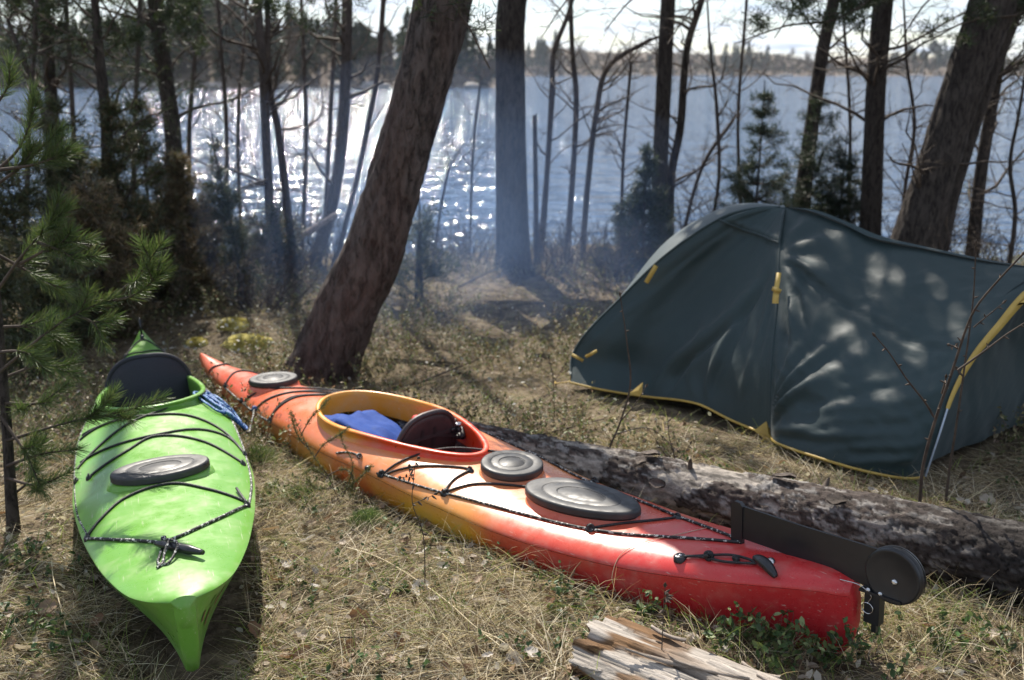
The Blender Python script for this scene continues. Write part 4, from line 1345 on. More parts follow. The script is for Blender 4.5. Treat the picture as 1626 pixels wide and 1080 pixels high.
pine('alder_tree', 'two stemmed alder left of the leaning pine, nearer stem', [(432, 420, 16), (430, 361, 15), (423, 231, 14), (418, 116, 14), (408, -5, 13)], 9.4, M['alderbark'], top=5.5, seed=15, flare=.1, branches=28, blen=1.0, bt=(.3, 1.1), sides=16)
pine('curved_alder', 'curving alder stem just right of the two stemmed one', [(470, 430, 15), (460, 361, 13), (442, 208, 11), (428, 139, 10), (424, -5, 9)], 9.5, M['alderbark'], top=5, seed=16, flare=.1, branches=22, blen=1.1, bt=(.4, 1.05), sides=14, bside=.0)
pine('pink_birch', 'pinkish grey birch stem bending left of the leaning pine', [(505, 400, 22), (523, 343, 19), (539, 255, 18), (549, 116, 17), (551, -5, 17)], 9.9, M['alderbark'], top=6, seed=17, flare=.1, branches=14, blen=.9, bt=(.3, 1.1), sides=18)
pine('thin_alder', 'thin grey stem close to the left side of the leaning pine', [(545, 370, 8), (570, 270, 8), (587, 185, 8), (599, 116, 8), (609, -5, 8)], 10.2, M['alderbark'], top=4, seed=18, flare=.1, branches=8, blen=.8, bt=(.3, 1.1), sides=10)
pine('crooked_sapling', 'crooked bare sapling just right of the straight grey pine', [(856, 420, 13), (860, 383, 11), (870, 255, 9), (877, 140, 10), (879, 85, 8), (903, 20, 7)], 10.3, M['alderbark'], top=3.6, seed=19, flare=.15, branches=24, blen=.7, bt=(.35, 1.05), sides=10, cat='sapling')
pine('straight_sapling', 'straight bare sapling in the middle of the three by the straight pine', [(899, 425, 12), (902, 383, 10), (912, 238, 9), (915, 149, 9), (909, 85, 8), (906, -5, 7)], 10.5, M['alderbark'], top=3.8, seed=20, flare=.15, branches=26, blen=.7, bt=(.3, 1.05), sides=10, cat='sapling')
pine('spreading_sapling', 'bare sapling with boughs spreading right, left of the slim dark trunk', [(924, 430, 11), (926, 383, 10), (935, 277, 9), (947, 179, 9), (966, 106, 8), (1034, 62, 6)], 10.4, M['alderbark'], top=None, seed=22, flare=.15, branches=28, blen=.7, bt=(.45, .9), sides=10, cat='sapling', bside=.3)
pine('dead_sapling', 'short broken stem standing beside the crooked sapling', [(852, 425, 9), (851, 324, 8), (849, 183, 7)], 10.0, M['alderbark'], top=None, seed=23, flare=.1, sides=10, cat='stump')
pine('alder_sapling', 'thin bare stem behind the fallen pale trunk at left', [(516, 395, 8), (520, 278, 7), (527, 140, 7), (533, 20, 6)], 10.6, M['alderbark'], top=3.4, seed=24, flare=.1, branches=12, blen=.6, bt=(.3, 1.05), sides=8, cat='sapling')
pine('grey_snag', 'thin crooked branchy tree at the far upper left', [(95, 420, 10), (93, 290, 9), (60, 153, 8), (30, 78, 7), (12, 30, 5)], 7.4, M['darkbark'], top=None, seed=25, flare=.1, branches=22, blen=.7, bt=(.3, 1), sides=10)
pine('dead_twig_tree', 'thin dark stem with drooping twigs below the tall trunk at the right edge', [(1600, 440, 8), (1612, 340, 7), (1604, 260, 6), (1618, 180, 5)], 8.2, M['darkbark'], top=2.6, seed=26, flare=.1, branches=20, blen=.7, bt=(.1, 1), sides=8, cat='sapling')
pine('birch_sapling', 'thin bare stem with twigs behind the tent, right of the upright pine', [(1430, 400, 7), (1437, 300, 6), (1452, 200, 6), (1440, 100, 5)], 9.6, M['alderbark'], top=2.5, seed=27, flare=.1, branches=26, blen=.8, bt=(.1, 1), sides=8, cat='sapling')
pine('willow_sapling', 'thin twiggy stem between the two spruces behind the tent', [(1110, 420, 6), (1140, 300, 6), (1138, 170, 6), (1128, 80, 4)], 10.0, M['alderbark'], top=2.6, seed=28, flare=.1, branches=22, blen=.7, bt=(.1, 1), sides=8, cat='sapling')
pine('hazel_sapling', 'thin twiggy stem right of the leaning pine near the shore', [(690, 400, 5), (700, 330, 4), (712, 270, 4)], 10.2, M['alderbark'], top=None, seed=29, flare=.1, branches=10, blen=.5, bt=(.1, 1), sides=7, cat='sapling')
pine('water_birch', 'thin stem leaning over the water right of the slender dark tree', [(1075, 430, 7), (1095, 330, 6), (1120, 255, 6), (1165, 190, 5)], 10.2, M['alderbark'], top=None, seed=30, flare=.1, branches=20, blen=.6, bt=(.2, 1), sides=7, cat='sapling')

for i, (p0_, p1_, p2_, w_, d_, lb) in enumerate([((310, 420), (300, 220), (318, -5), 8, 9.6, 'thin stem right of the thicket pine'), ((352, 430), (360, 230), (345, -5), 7, 9.9, 'thin straight stem left of the two stemmed alder'), ((385, 425), (378, 200), (392, -5), 6, 10.4, 'thinnest stem just left of the two stemmed alder'),
        ((210, 420), (214, 200), (222, -5), 9, 8.6, 'slim dark stem inside the juniper thicket'), ((120, 420), (116, 200), (104, -5), 9, 8.0, 'slim dark stem beside the left pine'), ((478, 420), (486, 220), (478, -5), 7, 10.2, 'thin stem between the curved alder and the pinkish birch'), ((40, 420), (45, 230), (58, -5), 9, 7.8, 'slim stem at the far left edge'),
        ((745, 420), (752, 230), (764, 120), 4, 10.5, 'thin rod of a stem left of the straight pine'), ((985, 430), (990, 250), (1002, 100), 6, 10.4, 'thin stem left of the slim dark trunk'), ((1180, 400), (1172, 200), (1186, -5), 6, 10.4, 'thin stem left of the pointed spruce'), ((1345, 400), (1350, 200), (1338, -5), 6, 10.2, 'thin stem left of the upright pine'), ((1500, 420), (1522, 300), (1530, 180), 5, 9.0, 'thin stem in the fork of the leaning trunks')]):
    pine('bare_sapling', lb, [(*p0_, w_), (*p1_, w_ * .9), (*p2_, w_ * .8)], d_, M['alderbark'], top=4.2 if p2_[1] < 0 else None, seed=120 + i, flare=.1, branches=20, blen=.75, bt=(.25, 1.05), sides=8, cat='sapling')


SHN = 1.6
def shrub(name, label, px, py, d, h, r, n, cols, seed, shape=1.0, mat=None, nl=.05, nw=.006, nb=46, top_taper=.9, group=None, lean=0.0, cat='shrub', stem_r=.018, up=.35, twigcol=None):
    g = np.random.default_rng(seed)
    p = at(px, py, d); x0, y0 = p[0], p[1]; z0 = float(gz(x0, y0))
    root = empty(name, (x0, y0, z0), label, cat, group)
    mb = MB()
    st = smooth_path([(0, 0, -.1), (lean * .3, .02, h * .4), (lean * .8, .0, h * .8), (lean, .0, h)], 14)
    mb.tube(st, np.linspace(stem_r, .004, 14), 7)
    mb.build('stem', M['darkbark'], root)
    mb = MB(); pts, al = [], []
    for k in range(nb):
        t = g.uniform(.04, .98)
        a = g.random() * 6.28
        ln = r * ((1 - t) ** top_taper * 1.0 + .10) * g.uniform(.55, 1.15)
        b0 = st[int(t * 13)]
        d0 = unit(np.array([math.cos(a), math.sin(a), up + .2 * g.normal()]))
        q = [b0]
        for j in range(5):
            d0 = unit(d0 + g.normal(size=3) * .18 + [0, 0, .06])
            q.append(q[-1] + d0 * ln / 5)
        q = np.array(q)
        mb.tube(q, np.linspace(.006, .002, 6), 3, cap=False)
        nq = max(2, int(11 * min(1.0, ln / r)))
        qq = smooth_path(q, 14)[3:][np.linspace(0, 10, nq).astype(int)]
        pts.append(qq); al.append(np.tile(unit(q[-1] - q[0]), (nq, 1)))
        for s in range(3):
            i = int(g.integers(1, 5)); dd_ = unit(d0 + g.normal(size=3) * .7)
            e = q[i] + dd_ * ln * .4
            mb.tube([q[i], e], [.003, .0015], 3, cap=False)
            n5 = max(1, int(5 * min(1.0, ln / r)))
            tt_ = np.linspace(.2, 1, n5)[:, None]
            pts.append(q[i] + (e - q[i]) * tt_); al.append(np.tile(dd_, (n5, 1)))
    tag(mb.build('branches', M['twig'], root), kind='stuff')
    if n:
        V, F, c = needle_cloud(np.concatenate(pts), g, int(n * SHN), nl, nw * 1.25, cols, nl * .45, .15, np.concatenate(al))
        tag(mesh_np('foliage', V, F, mat or M['needle'], root, True, c), kind='stuff')
    return root


JUN = [(.045, .060, .028), (.065, .078, .036), (.036, .048, .026), (.10, .088, .042)]
BRN = [(.13, .095, .055), (.09, .072, .045), (.17, .12, .07), (.075, .08, .04)]
DKG = [(.018, .030, .018), (.026, .040, .022), (.036, .050, .026)]
shrub('juniper', 'dark green juniper against the slim dark trunk left of the tent', 1020, 440, 9.4, 1.25, .38, 9000, DKG + [(.05, .065, .03)], 31, nb=60, group='junipers behind the camp')
shrub('juniper', 'small juniper bush low beside the tent wall, left of its roof', 985, 440, 9.6, .75, .33, 3800, JUN, 32, nb=34, group='junipers behind the camp')
shrub('young_spruce', 'pointed young spruce standing behind the left part of the tent roof', 1197, 400, 9.0, 1.85, .46, 15000, DKG, 33, nb=120, top_taper=.75, nl=.042, nw=.0045, up=.12, cat='tree', group='young spruces behind the tent')
shrub('young_spruce', 'young spruce wrapped around the dark trunk behind the tent roof', 1283, 380, 9.6, 1.75, .52, 14000, DKG, 34, nb=110, top_taper=.6, nl=.042, nw=.0045, up=.12, cat='tree', group='young spruces behind the tent')
shrub('young_spruce', 'ragged young spruce right of the dark trunk behind the tent roof', 1330, 390, 9.4, 1.35, .46, 9000, DKG, 35, nb=85, top_taper=.6, nl=.042, nw=.0045, up=.12, cat='tree', group='young spruces behind the tent')
shrub('juniper_stump', 'stump with fresh juniper sprays right of the leaning pine', 664, 460, 8.2, .92, .36, 2300, JUN + [(.07, .095, .04)], 36, nb=22, stem_r=.05, lean=.03, top_taper=.4, group=None)
shrub('juniper', 'slender juniper sapling in front of the bright water at left', 385, 470, 8.0, 1.36, .22, 4200, JUN, 37, nb=44, top_taper=.6, group='junipers behind the camp', lean=-.15)
shrub('juniper', 'tall dense juniper, leftmost of the dark thicket behind the young pine', 120, 420, 7.2, 1.75, .42, 11000, JUN, 38, nb=80, top_taper=.6, group='junipers behind the camp')
shrub('juniper', 'tall brownish juniper in the middle of the thicket at left', 200, 430, 7.5, 1.72, .36, 12000, JUN + BRN[:1], 39, nb=80, top_taper=.55, group='junipers behind the camp')
shrub('dead_juniper', 'browned half dead juniper at the right end of the thicket', 296, 445, 7.8, 1.32, .34, 10500, BRN, 40, nb=80, top_taper=.55)
shrub('juniper', 'low juniper bush at the foot of the alders', 440, 470, 8.9, .75, .42, 5500, JUN + BRN[:2], 41, nb=40, top_taper=.5, group='junipers behind the camp')
shrub('juniper', 'juniper bush close behind the stern of the green kayak', 250, 500, 7.4, .85, .42, 6200, BRN + JUN, 42, nb=48, top_taper=.5, group='junipers behind the camp')
shrub('juniper', 'dark juniper at the left edge behind the young pine', 30, 420, 6.6, 1.35, .42, 9500, JUN, 43, nb=60, top_taper=.6, group='junipers behind the camp')
shrub('juniper', 'low bushy juniper beside the trunk of the young pine', 60, 470, 6.0, .95, .42, 6500, JUN, 44, nb=50, top_taper=.5, group='junipers behind the camp')
shrub('dead_juniper', 'brown withered juniper low between the two tall junipers', 165, 470, 6.7, 1.15, .42, 8000, BRN, 45, nb=60, top_taper=.5)
shrub('juniper', 'tall thin juniper rising behind the browned one', 245, 430, 8.3, 1.75, .34, 9000, JUN + BRN[:1], 46, nb=70, top_taper=.5, group='junipers behind the camp')
shrub('dead_juniper', 'low brown withered juniper left of the slender sapling', 335, 470, 8.5, .8, .45, 6500, BRN, 47, nb=50, top_taper=.5)
# bare thickets
for i, (px, py, d, h, r, lb) in enumerate([(350, 470, 8.3, .8, .5, 'tangle of bare brown twigs left of the leaning pine'), (470, 440, 9.3, .9, .6, 'tangle of bare brown twigs under the fallen pale trunk'), (150, 470, 7.0, .9, .5, 'tangle of dead twigs under the dense juniper'),
                                         (740, 430, 10.2, .55, .5, 'low bare bush on the bank between the two big pines'), (900, 440, 9.9, .65, .7, 'low bare bush at the feet of the three saplings'), (975, 440, 9.2, .7, .5, 'low bare bush between the saplings and the tent'),
                                         (1590, 420, 7.4, .9, .6, 'bare twiggy bush behind the right end of the tent'), (1480, 400, 8.9, .9, .7, 'bare twiggy bush between the leaning trunks'), (310, 450, 8.6, 1.0, .6, 'brown twiggy bush under the slender juniper sapling'), (250, 440, 8.2, 1.2, .6, 'tall brown twiggy bush inside the thicket'), (420, 445, 9.6, 1.0, .7, 'brown twiggy bush behind the alders'), (520, 430, 9.8, .9, .6, 'brown twiggy bush behind the leaning pine'), (90, 450, 7.6, 1.2, .6, 'brown twiggy bush at the far left'), (690, 440, 9.8, .6, .6, 'low twiggy bush right of the juniper stump'), (1130, 420, 9.6, 1.0, .7, 'bare twiggy bush left of the pointed spruce'), (1240, 400, 9.8, 1.1, .6, 'bare twiggy bush between the young spruces'), (1420, 400, 9.4, 1.1, .7, 'bare twiggy bush right of the upright pine'), (860, 445, 9.4, .5, .5, 'low twigs right at the foot of the straight pine'), (410, 480, 7.4, .55, .5, 'heap of dead brown twigs beside the mossy mound')]):
    g = np.random.default_rng(70 + i)
    p = at(px, py, d); z0 = float(gz(p[0], p[1]))
    root = empty('bare_bush', (p[0], p[1], z0), lb, 'bush', 'bare bushes around the camp')
    mb = MB()
    for k in range(34):
        a = g.random() * 6.28; s = g.random() ** .7 * r * .5
        q = [np.array([math.cos(a) * s, math.sin(a) * s * .6, -.05])]
        dd_ = unit(np.array([math.cos(a) * .45, math.sin(a) * .35, 1.0]) + g.normal(size=3) * .15)
        for j in range(6):
            dd_ = unit(dd_ + g.normal(size=3) * .17); q.append(q[-1] + dd_ * h * g.uniform(.6, 1.15) / 6)
        q = np.array(q); rads = np.linspace(.0055, .0018, 7)
        mb.tube(q, rads, 4, cap=False)
        twigs_from(mb, q, rads, 4, g, h * .38, 1, .5, 3, .2, 1, thin=.6)
    tag(mb.build('stems', M['twig'], root), kind='stuff')

# fallen pale trunk among the alders
p0, p1 = at(384, 440, 8.8), at(496, 366, 9.3)
root = empty('fallen_birch', p0, 'pale fallen birch trunk lying slanted among the alders', 'log')
mb = MB(); trunk_mesh(mb, np.array([p0 - (p1 - p0) * .05, (p0 + p1) / 2 + [0, 0, .02], p1 + (p1 - p0) * .35]) - p0, np.array([.04, .036, .026]), 16, .04, .06, 51)
mb.build('trunk', M['palebark'], root)
mb = MB(); g = np.random.default_rng(8); twigs_from(mb, np.linspace(p0, p1, 12) - p0, np.full(12, .03), 8, g, .5, 1, .3); tag(mb.build('branches', M['twig'], root), kind='stuff')

# boughs hanging into the top of the picture
for i, (a, b, lb, nf) in enumerate([((1330, 30), (1165, 70), 'pine bough with dark needle tufts hanging in at the top right of the sky', 1500), ((1290, -10), (1230, 60), 'short dark pine bough at the top edge above the far shore', 1100), ((700, -20), (778, 110), 'thin drooping bough right of the leaning pine top', 420), ((20, -10), (120, 60), 'needle bough at the very top left corner', 1400), ((250, -10), (340, 75), 'dark needle bough left of the alder tops', 1300), ((1626, 20), (1470, 60), 'sparse needle bough crossing the big leaning trunk', 900),
        ((470, -30), (385, 45), 'needle bough over the alder tops', 900), ((600, -30), (500, 50), 'needle bough between the birch and the leaning pine', 700), ((150, -20), (210, 95), 'drooping needle bough before the thicket pine', 1300), ((60, 20), (20, 110), 'needle bough hanging at the left edge', 1000),
        ((930, -30), (860, 60), 'bare twiggy bough above the crooked sapling', 0), ((1040, -30), (960, 50), 'bare twiggy bough left of the slim dark trunk', 0), ((1140, -30), (1060, 70), 'bare twiggy bough right of the slim dark trunk', 0), ((1500, -30), (1420, 80), 'bare twiggy bough right of the upright pine', 0), ((1240, -20), (1330, 110), 'bare twiggy bough crossing the dark trunk', 0)]):
    g = np.random.default_rng(90 + i)
    d = 8.0 if i != 2 else 5.6
    A, B = at(*a, d), at(*b, d - .3)
    root = empty('hanging_bough', A, lb, 'branch', 'boughs hanging in from above')
    mb = MB()
    q = smooth_path([A + (A - B) * 1.2 + [0, .6, .3], A, (A + B) / 2 + [0, 0, .04], B], 16) - A
    mb.tube(q, np.linspace(.02, .004, 16), 5)
    sub = twigs_from(mb, q, np.linspace(.02, .004, 16), 18, g, .34, 1, .05, 3, .35, 1.0)
    mb.build('branch', M['twig'], root)
    pts = np.concatenate([s[3:] for s in sub])
    if not nf: continue
    V, F, c = needle_cloud(pts, g, nf * 2, .055, .007, GREEN, .03, .2)
    tag(mesh_np('needles', V, F, M['needle'], root, True, c), kind='stuff')

# ------------------------------------------------------------------ tent
rng = np.random.default_rng(3)
def tent_mat(name, c):
    m, t, b = new_mat(name)
    n = t.nodes.new; l = t.links.new
    tcn = n('ShaderNodeTexCoord')
    no = n('ShaderNodeTexNoise'); no.inputs['Scale'].default_value = 1.5; no.inputs['Detail'].default_value = 6
    l(tcn.outputs['Object'], no.inputs['Vector'])
    r = n('ShaderNodeValToRGB')
    r.color_ramp.elements[0].position = .3; r.color_ramp.elements[0].color = (*[v * .85 for v in c], 1)
    r.color_ramp.elements[1].position = .7; r.color_ramp.elements[1].color = (*[v * 1.15 for v in c], 1)
    l(no.outputs['Fac'], r.inputs['Fac']); l(r.outputs[0], b.inputs['Base Color'])
    b.inputs['Roughness'].default_value = .56; b.inputs['Specular IOR Level'].default_value = .42
    b.inputs['Sheen Weight'].default_value = .15
    n2 = n('ShaderNodeTexNoise'); n2.inputs['Scale'].default_value = 7; n2.inputs['Detail'].default_value = 5; n2.inputs['Distortion'].default_value = 1.2
    l(tcn.outputs['Object'], n2.inputs['Vector'])
    bp = n('ShaderNodeBump'); bp.inputs['Strength'].default_value = .2; bp.inputs['Distance'].default_value = .02
    l(n2.outputs['Fac'], bp.inputs['Height']); l(bp.outputs[0], b.inputs['Normal'])
    return m
M['tent'] = tent_mat('tent nylon', (.014, .034, .037))
M['tentdoor'] = tent_mat('tent nylon door', (.016, .034, .037))
M['yellow'] = noise_mat('yellow tape', [(.40, .26, .05), (.52, .36, .085)], scale=12, rough=.55)
M['paleband'] = plain('pale guy strap', (.45, .52, .62), rough=.5)

A_ = onground(1223, 691, .04)
B_ = onground(906, 606, .05)
C_ = onground(1432, 757, .03)
pole1 = [B_] + [at(x, y, d) for x, y, d in ((909, 566, 5.62), (931, 529, 5.60), (987, 472, 5.58), (1044, 416, 5.54), (1095, 377, 5.48), (1152, 343, 5.42), (1199, 331, 5.38), (1246, 329, 5.34))]
seam = [A_] + [at(x, y, d) for x, y, d in ((1225, 583, 4.64), (1234, 479, 4.87), (1238, 394, 5.10), (1246, 329, 5.34))]
ridge = [at(x, y, d) for x, y, d in ((1246, 329, 5.34), (1293, 333, 5.22), (1345, 352, 5.06), (1397, 374, 4.92), (1472, 392, 4.70), (1567, 412, 4.46), (1640, 424, 4.28), (1700, 430, 4.15))]
DB = onground(1468, 756, .02)
dedge = [DB] + [at(x, y, d) for x, y, d in ((1490, 690, 3.96), (1512, 625, 3.98), (1543, 568, 4.02), (1585, 517, 4.06), (1626, 470, 4.10), (1668, 443, 4.13), (1700, 430, 4.15))]


def curve(pts, n): return smooth_path(pts, n)


def coons(left, right, bottom, top, nu, nv):
    """left/right: bottom->top (nv), bottom/top: left->right (nu)"""
    u = np.linspace(0, 1, nu)[:, None, None]; v = np.linspace(0, 1, nv)[None, :, None]
    Lc, Rc_, Bc, Tc = left[None], right[None], bottom[:, None], top[:, None]
    return (1 - u) * Lc + u * Rc_ + (1 - v) * Bc + v * Tc - ((1 - u) * (1 - v) * left[0] + u * (1 - v) * right[0] + (1 - u) * v * left[-1] + u * v * right[-1])


def grid_normals(G):
    du = np.gradient(G, axis=0); dv = np.gradient(G, axis=1)
    return unit(np.cross(du, dv))


tent = empty('tent', (1.5, 5.0, float(gz(1.5, 5.0))), 'dark green dome tent with yellow edging behind the fallen log', 'tent')
T0 = np.array([1.5, 5.0, float(gz(1.5, 5.0))])
nu, nv = 76, 76
L1, S1 = curve(pole1, nv), curve(seam, nv)
base1 = curve([B_, onground(954, 617, .05), onground(1015, 627, .04), onground(1105, 639, .085), onground(1160, 665, .06), A_], nu)
apex = np.repeat(L1[-1:], nu, 0)
G1 = coons(L1, S1, base1, apex, nu, nv)
N1 = grid_normals(G1)
camdir = unit(np.array([0, 0, CAMZ]) - G1.mean((0, 1)))
if (N1.mean((0, 1)) @ camdir) < 0: N1 = -N1
u = np.linspace(0, 1, nu)[:, None]; v = np.linspace(0, 1, nv)[None, :]
edge = (4 * u * (1 - u)) ** .7 * np.minimum(1, 6 * (1 - v)) * np.minimum(1, v * 10 + .15)
sag = -.055 * np.sin(math.pi * u) * np.sin(math.pi * np.clip(v * 1.02, 0, 1)) ** .8
def crease(d, w): return np.exp(-(d / w) ** 2)
fold = np.zeros((nu, nv))
# long diagonal fold and fans of tension folds from corners and seam tags
for (u0, v0, u1, v1, amp, wd) in [(.44, .0, .88, .62, -.022, .030), (.36, .0, .80, .60, .016, .05), (.68, .0, .70, .40, .022, .035), (.68, 0, .78, .45, -.014, .03), (.60, .02, .52, .35, .010, .04), (.0, .05, .16, .62, -.020, .05), (.02, .0, .10, .4, .02, .035), (.05, .25, .30, .85, .012, .06),
                                  (.92, .25, .99, .72, -.014, .022), (.84, .10, .97, .66, .014, .03), (.96, .05, .985, .55, -.012, .02), (.18, .80, .98, .80, .010, .03), (.25, .3, .45, .7, .008, .08)]:
    dx_, dy_ = u1 - u0, v1 - v0
    ln = math.hypot(dx_, dy_)
    along = ((u - u0) * dx_ + (v - v0) * dy_) / ln ** 2
    perp = ((u - u0) * dy_ - (v - v0) * dx_) / ln
    fold = fold + amp * crease(perp + .005 * np.sin(along * 5), .7 * wd * (.6 + .6 * np.clip(along, 0, 1))) * sstep(-.08, .1, along) * sstep(1.15, .8, along)
q = np.stack([u * 9 - v * 6 + 0 * v, v * 3 + u * 2, 0 * u + 0 * v + .5], -1)
fold = fold + .012 * (fbm(q, 3, 9) - .5)
G1 = G1 + N1 * ((sag + 1.25 * fold) * edge)[..., None]
# lip of the vent hood: step near the top
G1 = G1 + N1 * (.018 * sstep(.775, .80, v) * sstep(1.0, .93, v) * sstep(.02, .12, u))[..., None]

Rg = curve(ridge, nu); De = curve(dedge, nv)
base2 = curve([A_, onground(1237, 703, .05), onground(1307, 727, .05), onground(1370, 745, .04), C_, DB], nu)
G2 = coons(S1, De, base2, Rg, nu, nv)
N2 = grid_normals(G2)
if (N2.mean((0, 1)) @ camdir) < 0: N2 = -N2
edge2 = np.minimum(1, 12 * u) * np.minimum(1, 10 * (1 - u)) * np.minimum(1, 8 * (1 - v)) * np.minimum(1, v * 10 + .2)
fold = -.06 * np.sin(math.pi * u) * np.sin(math.pi * v)
ang = np.arctan2(v * 1.25 + .0, u * 1.15 + .02)
rad_ = np.hypot(u * 1.15, v * 1.25)
fan = np.sin(ang * 21 + 2.2 * np.sin(ang * 7) + 1.2 * np.sin(rad_ * 3)) * np.clip(rad_ / .18, 0, 1) * sstep(1.15, .25, rad_) * sstep(1.5, .75, ang)
fold = fold + .017 * fan
ang2 = np.arctan2(1 - (v + .28), u * 1.3 + .03); rad2 = np.hypot(u * 1.3, v - .72)
fold = fold + .012 * np.sin(ang2 * 13 + 1.0) * np.clip(rad2 / .2, 0, 1) * sstep(.6, .2, rad2)
for (u0, v0, u1, v1, amp, wd) in [(.0, .70, .9, .52, -.014, .02), (.02, .72, .55, .60, .012, .04), (.0, .68, .09, .38, -.022, .025), (.05, .66, .16, .40, .014, .04), (.20, .1, .98, .38, .010, .035), (.3, .05, .98, .28, -.010, .035), (.25, .12, .95, .50, -.007, .04), (.45, .02, .97, .17, .014, .03), (.0, .6, .04, .1, -.018, .02), (.6, .0, .9, .1, .02, .03)]:
    dx_, dy_ = u1 - u0, v1 - v0
    ln = math.hypot(dx_, dy_)
    along = ((u - u0) * dx_ + (v - v0) * dy_) / ln ** 2
    perp = ((u - u0) * dy_ - (v - v0) * dx_) / ln
    fold = fold + amp * crease(perp + .005 * np.sin(along * 6), .7 * wd * (.6 + .6 * np.clip(along, 0, 1))) * sstep(-.05, .1, along) * sstep(1.1, .85, along)
q = np.stack([u * 5 + v * 9, v * 8 - u * 4, 0 * u + 0 * v + .5], -1)
fold = fold + .012 * (fbm(q, 3, 19) - .5) * (1 - .6 * v) + .006 * (1 - 2 * np.abs(fbm(q * 1.7 + 3, 2, 23) - .5) * 2)
G2 = G2 + N2 * (1.15 * fold * edge2)[..., None]
# mirror plane along the ridge for the hidden side
axd = (ridge[-1] - ridge[0])[:2]; axd /= np.linalg.norm(axd)
mn = np.array([-axd[1], axd[0]])
def mirror(G):
    G = G.copy(); dd_ = (G[..., :2] - ridge[0][:2]) @ mn
    G[..., :2] -= 2 * dd_[..., None] * mn
    return G
mb = MB(); mb.grid(G1 - T0); mb.grid(G2 - T0)
G1m, G2m = mirror(G1), mirror(G2)
mb.grid(G1m - T0, flip=True); mb.grid(G2m - T0, flip=True)
Lm = mirror(L1)
Ge = coons(L1, Lm, curve([B_, (B_ + mirror(B_)) / 2 - np.r_[axd, 0] * .12, mirror(B_)], 30), np.repeat(L1[-1:], 30, 0), 30, nv)
ue = np.linspace(0, 1, 30)[:, None, None]; ve = np.linspace(0, 1, nv)[None, :, None]
Ge = Ge - np.r_[axd, -.25] * (.20 * np.sin(math.pi * ue) * np.sin(math.pi * ve))
mb.grid(Ge - T0)
fly = mb.build('flysheet', M['tent'], tent)
# vestibule front with the dark door inside the yellow edge
Dm = mirror(De)
nd = 40
Gd = coons(De, Dm, curve([DB, (DB + mirror(DB)) / 2, mirror(DB)], nd), np.repeat(De[-1:], nd, 0), nd, nv)
ud = np.linspace(0, 1, nd)[:, None]
wr = .05 * (fbm(np.stack([ud * 6 + 0 * v, v * 4 + ud * 3, 0 * ud + 0 * v], -1), 3, 33) - .5) - .03 * np.sin(math.pi * ud) * np.sin(math.pi * v)
Gd = Gd + np.r_[axd, 0] * (wr * np.minimum(1, 8 * ud * (1 - ud)) - .07)[..., None]
mb = MB(); mb.grid(Gd - T0); mb.build('door', M['tentdoor'], tent)
def ribbon_on(path, nrm, w, name, mat, off=.004, parent=tent, down=None):
    """flat tape along a path; the width runs across the path within the surface"""
    T = unit(np.gradient(path, axis=0))
    acr = np.cross(T, nrm); acr = unit(acr) if down is None else np.tile(np.asarray(down, float), (len(path), 1))
    wv = np.broadcast_to(np.asarray(w, float), (len(path),))[:, None]
    mb = MB()
    a, b = path + nrm * off - acr * wv * .5, path + nrm * off + acr * wv * .5
    a2, b2 = a - nrm * .002, b - nrm * .002
    mb.grid(np.stack([a, b, b2, a2], 1) - T0, cv=True)
    return mb.build(name, mat, parent)
cam_p = np.array([0, 0, CAMZ])
nb1 = np.tile(unit(cam_p - A_), (nu, 1))
ribbon_on(G1[:, 0] - [0, 0, .006], nb1, .012, 'hem_tape', M['yellow'], .012)
ribbon_on(G2[:, 0] - [0, 0, .006], nb1, .012, 'hem_tape', M['yellow'], .012)
k0 = int(nv * .30)
nd1 = np.tile(unit(unit(cam_p - De.mean(0)) + np.r_[axd, 0] * .6), (nv, 1))
ribbon_on(De[k0:], nd1[k0:], np.linspace(.016, .050, nv - k0), 'door_tape', M['yellow'], .012)
ribbon_on(De[:k0 + 1] - [0, 0, 0], nd1[:k0 + 1], .008, 'door_strap', M['paleband'], .012)
tv = curve([De[int(nv * .76)], De[int(nv * .76)] + np.r_[axd, 0] * .02 + [.10, -.02, .012], De[int(nv * .76)] + [.26, -.05, .035]], 8)
tri_up = curve([De[int(nv * .74)], De[int(nv * .86)], De[int(nv * .97)]], 8)
mb = MB(); mb.grid(np.stack([tv + nd1[0] * .02, tri_up + nd1[0] * .02], 1) - T0); mb.build('door_flap', M['yellow'], tent)
# seam welts, vent lip, tapes and loops
def welt(path, r, name, mat=M['tent'], off=None): 
    mb = MB(); mb.tube(path - T0, r, 6); return mb.build(name, mat, tent)
welt(G1[-1, 2:-1], .007, 'pole_seam')
welt(G1[2:-1, int(nv * .785)] + N1[2:-1, int(nv * .785)] * .004, .006, 'vent_lip')
welt(G1[0, 2:-1], .008, 'pole_sleeve')
def tape_at(px, py, d, px2, py2, d2, w, name, sag=.012):
    a, b = at(px, py, d), at(px2, py2, d2)
    m = (a + b) / 2 + unit(cam_p - a) * sag
    P = curve([a, m, b], 10)
    return ribbon_on(P, np.tile(unit(cam_p - a), (10, 1)), w, name, M['yellow'], .01)
tape_at(1237, 433, 4.93, 1232, 463, 4.84, .024, 'guy_tab')
tape_at(1226, 458, 4.82, 1240, 463, 4.80, .022, 'guy_tab', .02)
tape_at(1233, 460, 4.82, 1231, 482, 4.78, .030, 'guy_tab')
tape_at(1042, 422, 5.44, 1026, 449, 5.46, .026, 'sleeve_tab')
tape_at(908, 563, 5.54, 926, 573, 5.53, .018, 'loop_tab', .02)
tape_at(930, 567, 5.50, 948, 557, 5.49, .018, 'loop_tab', .03)
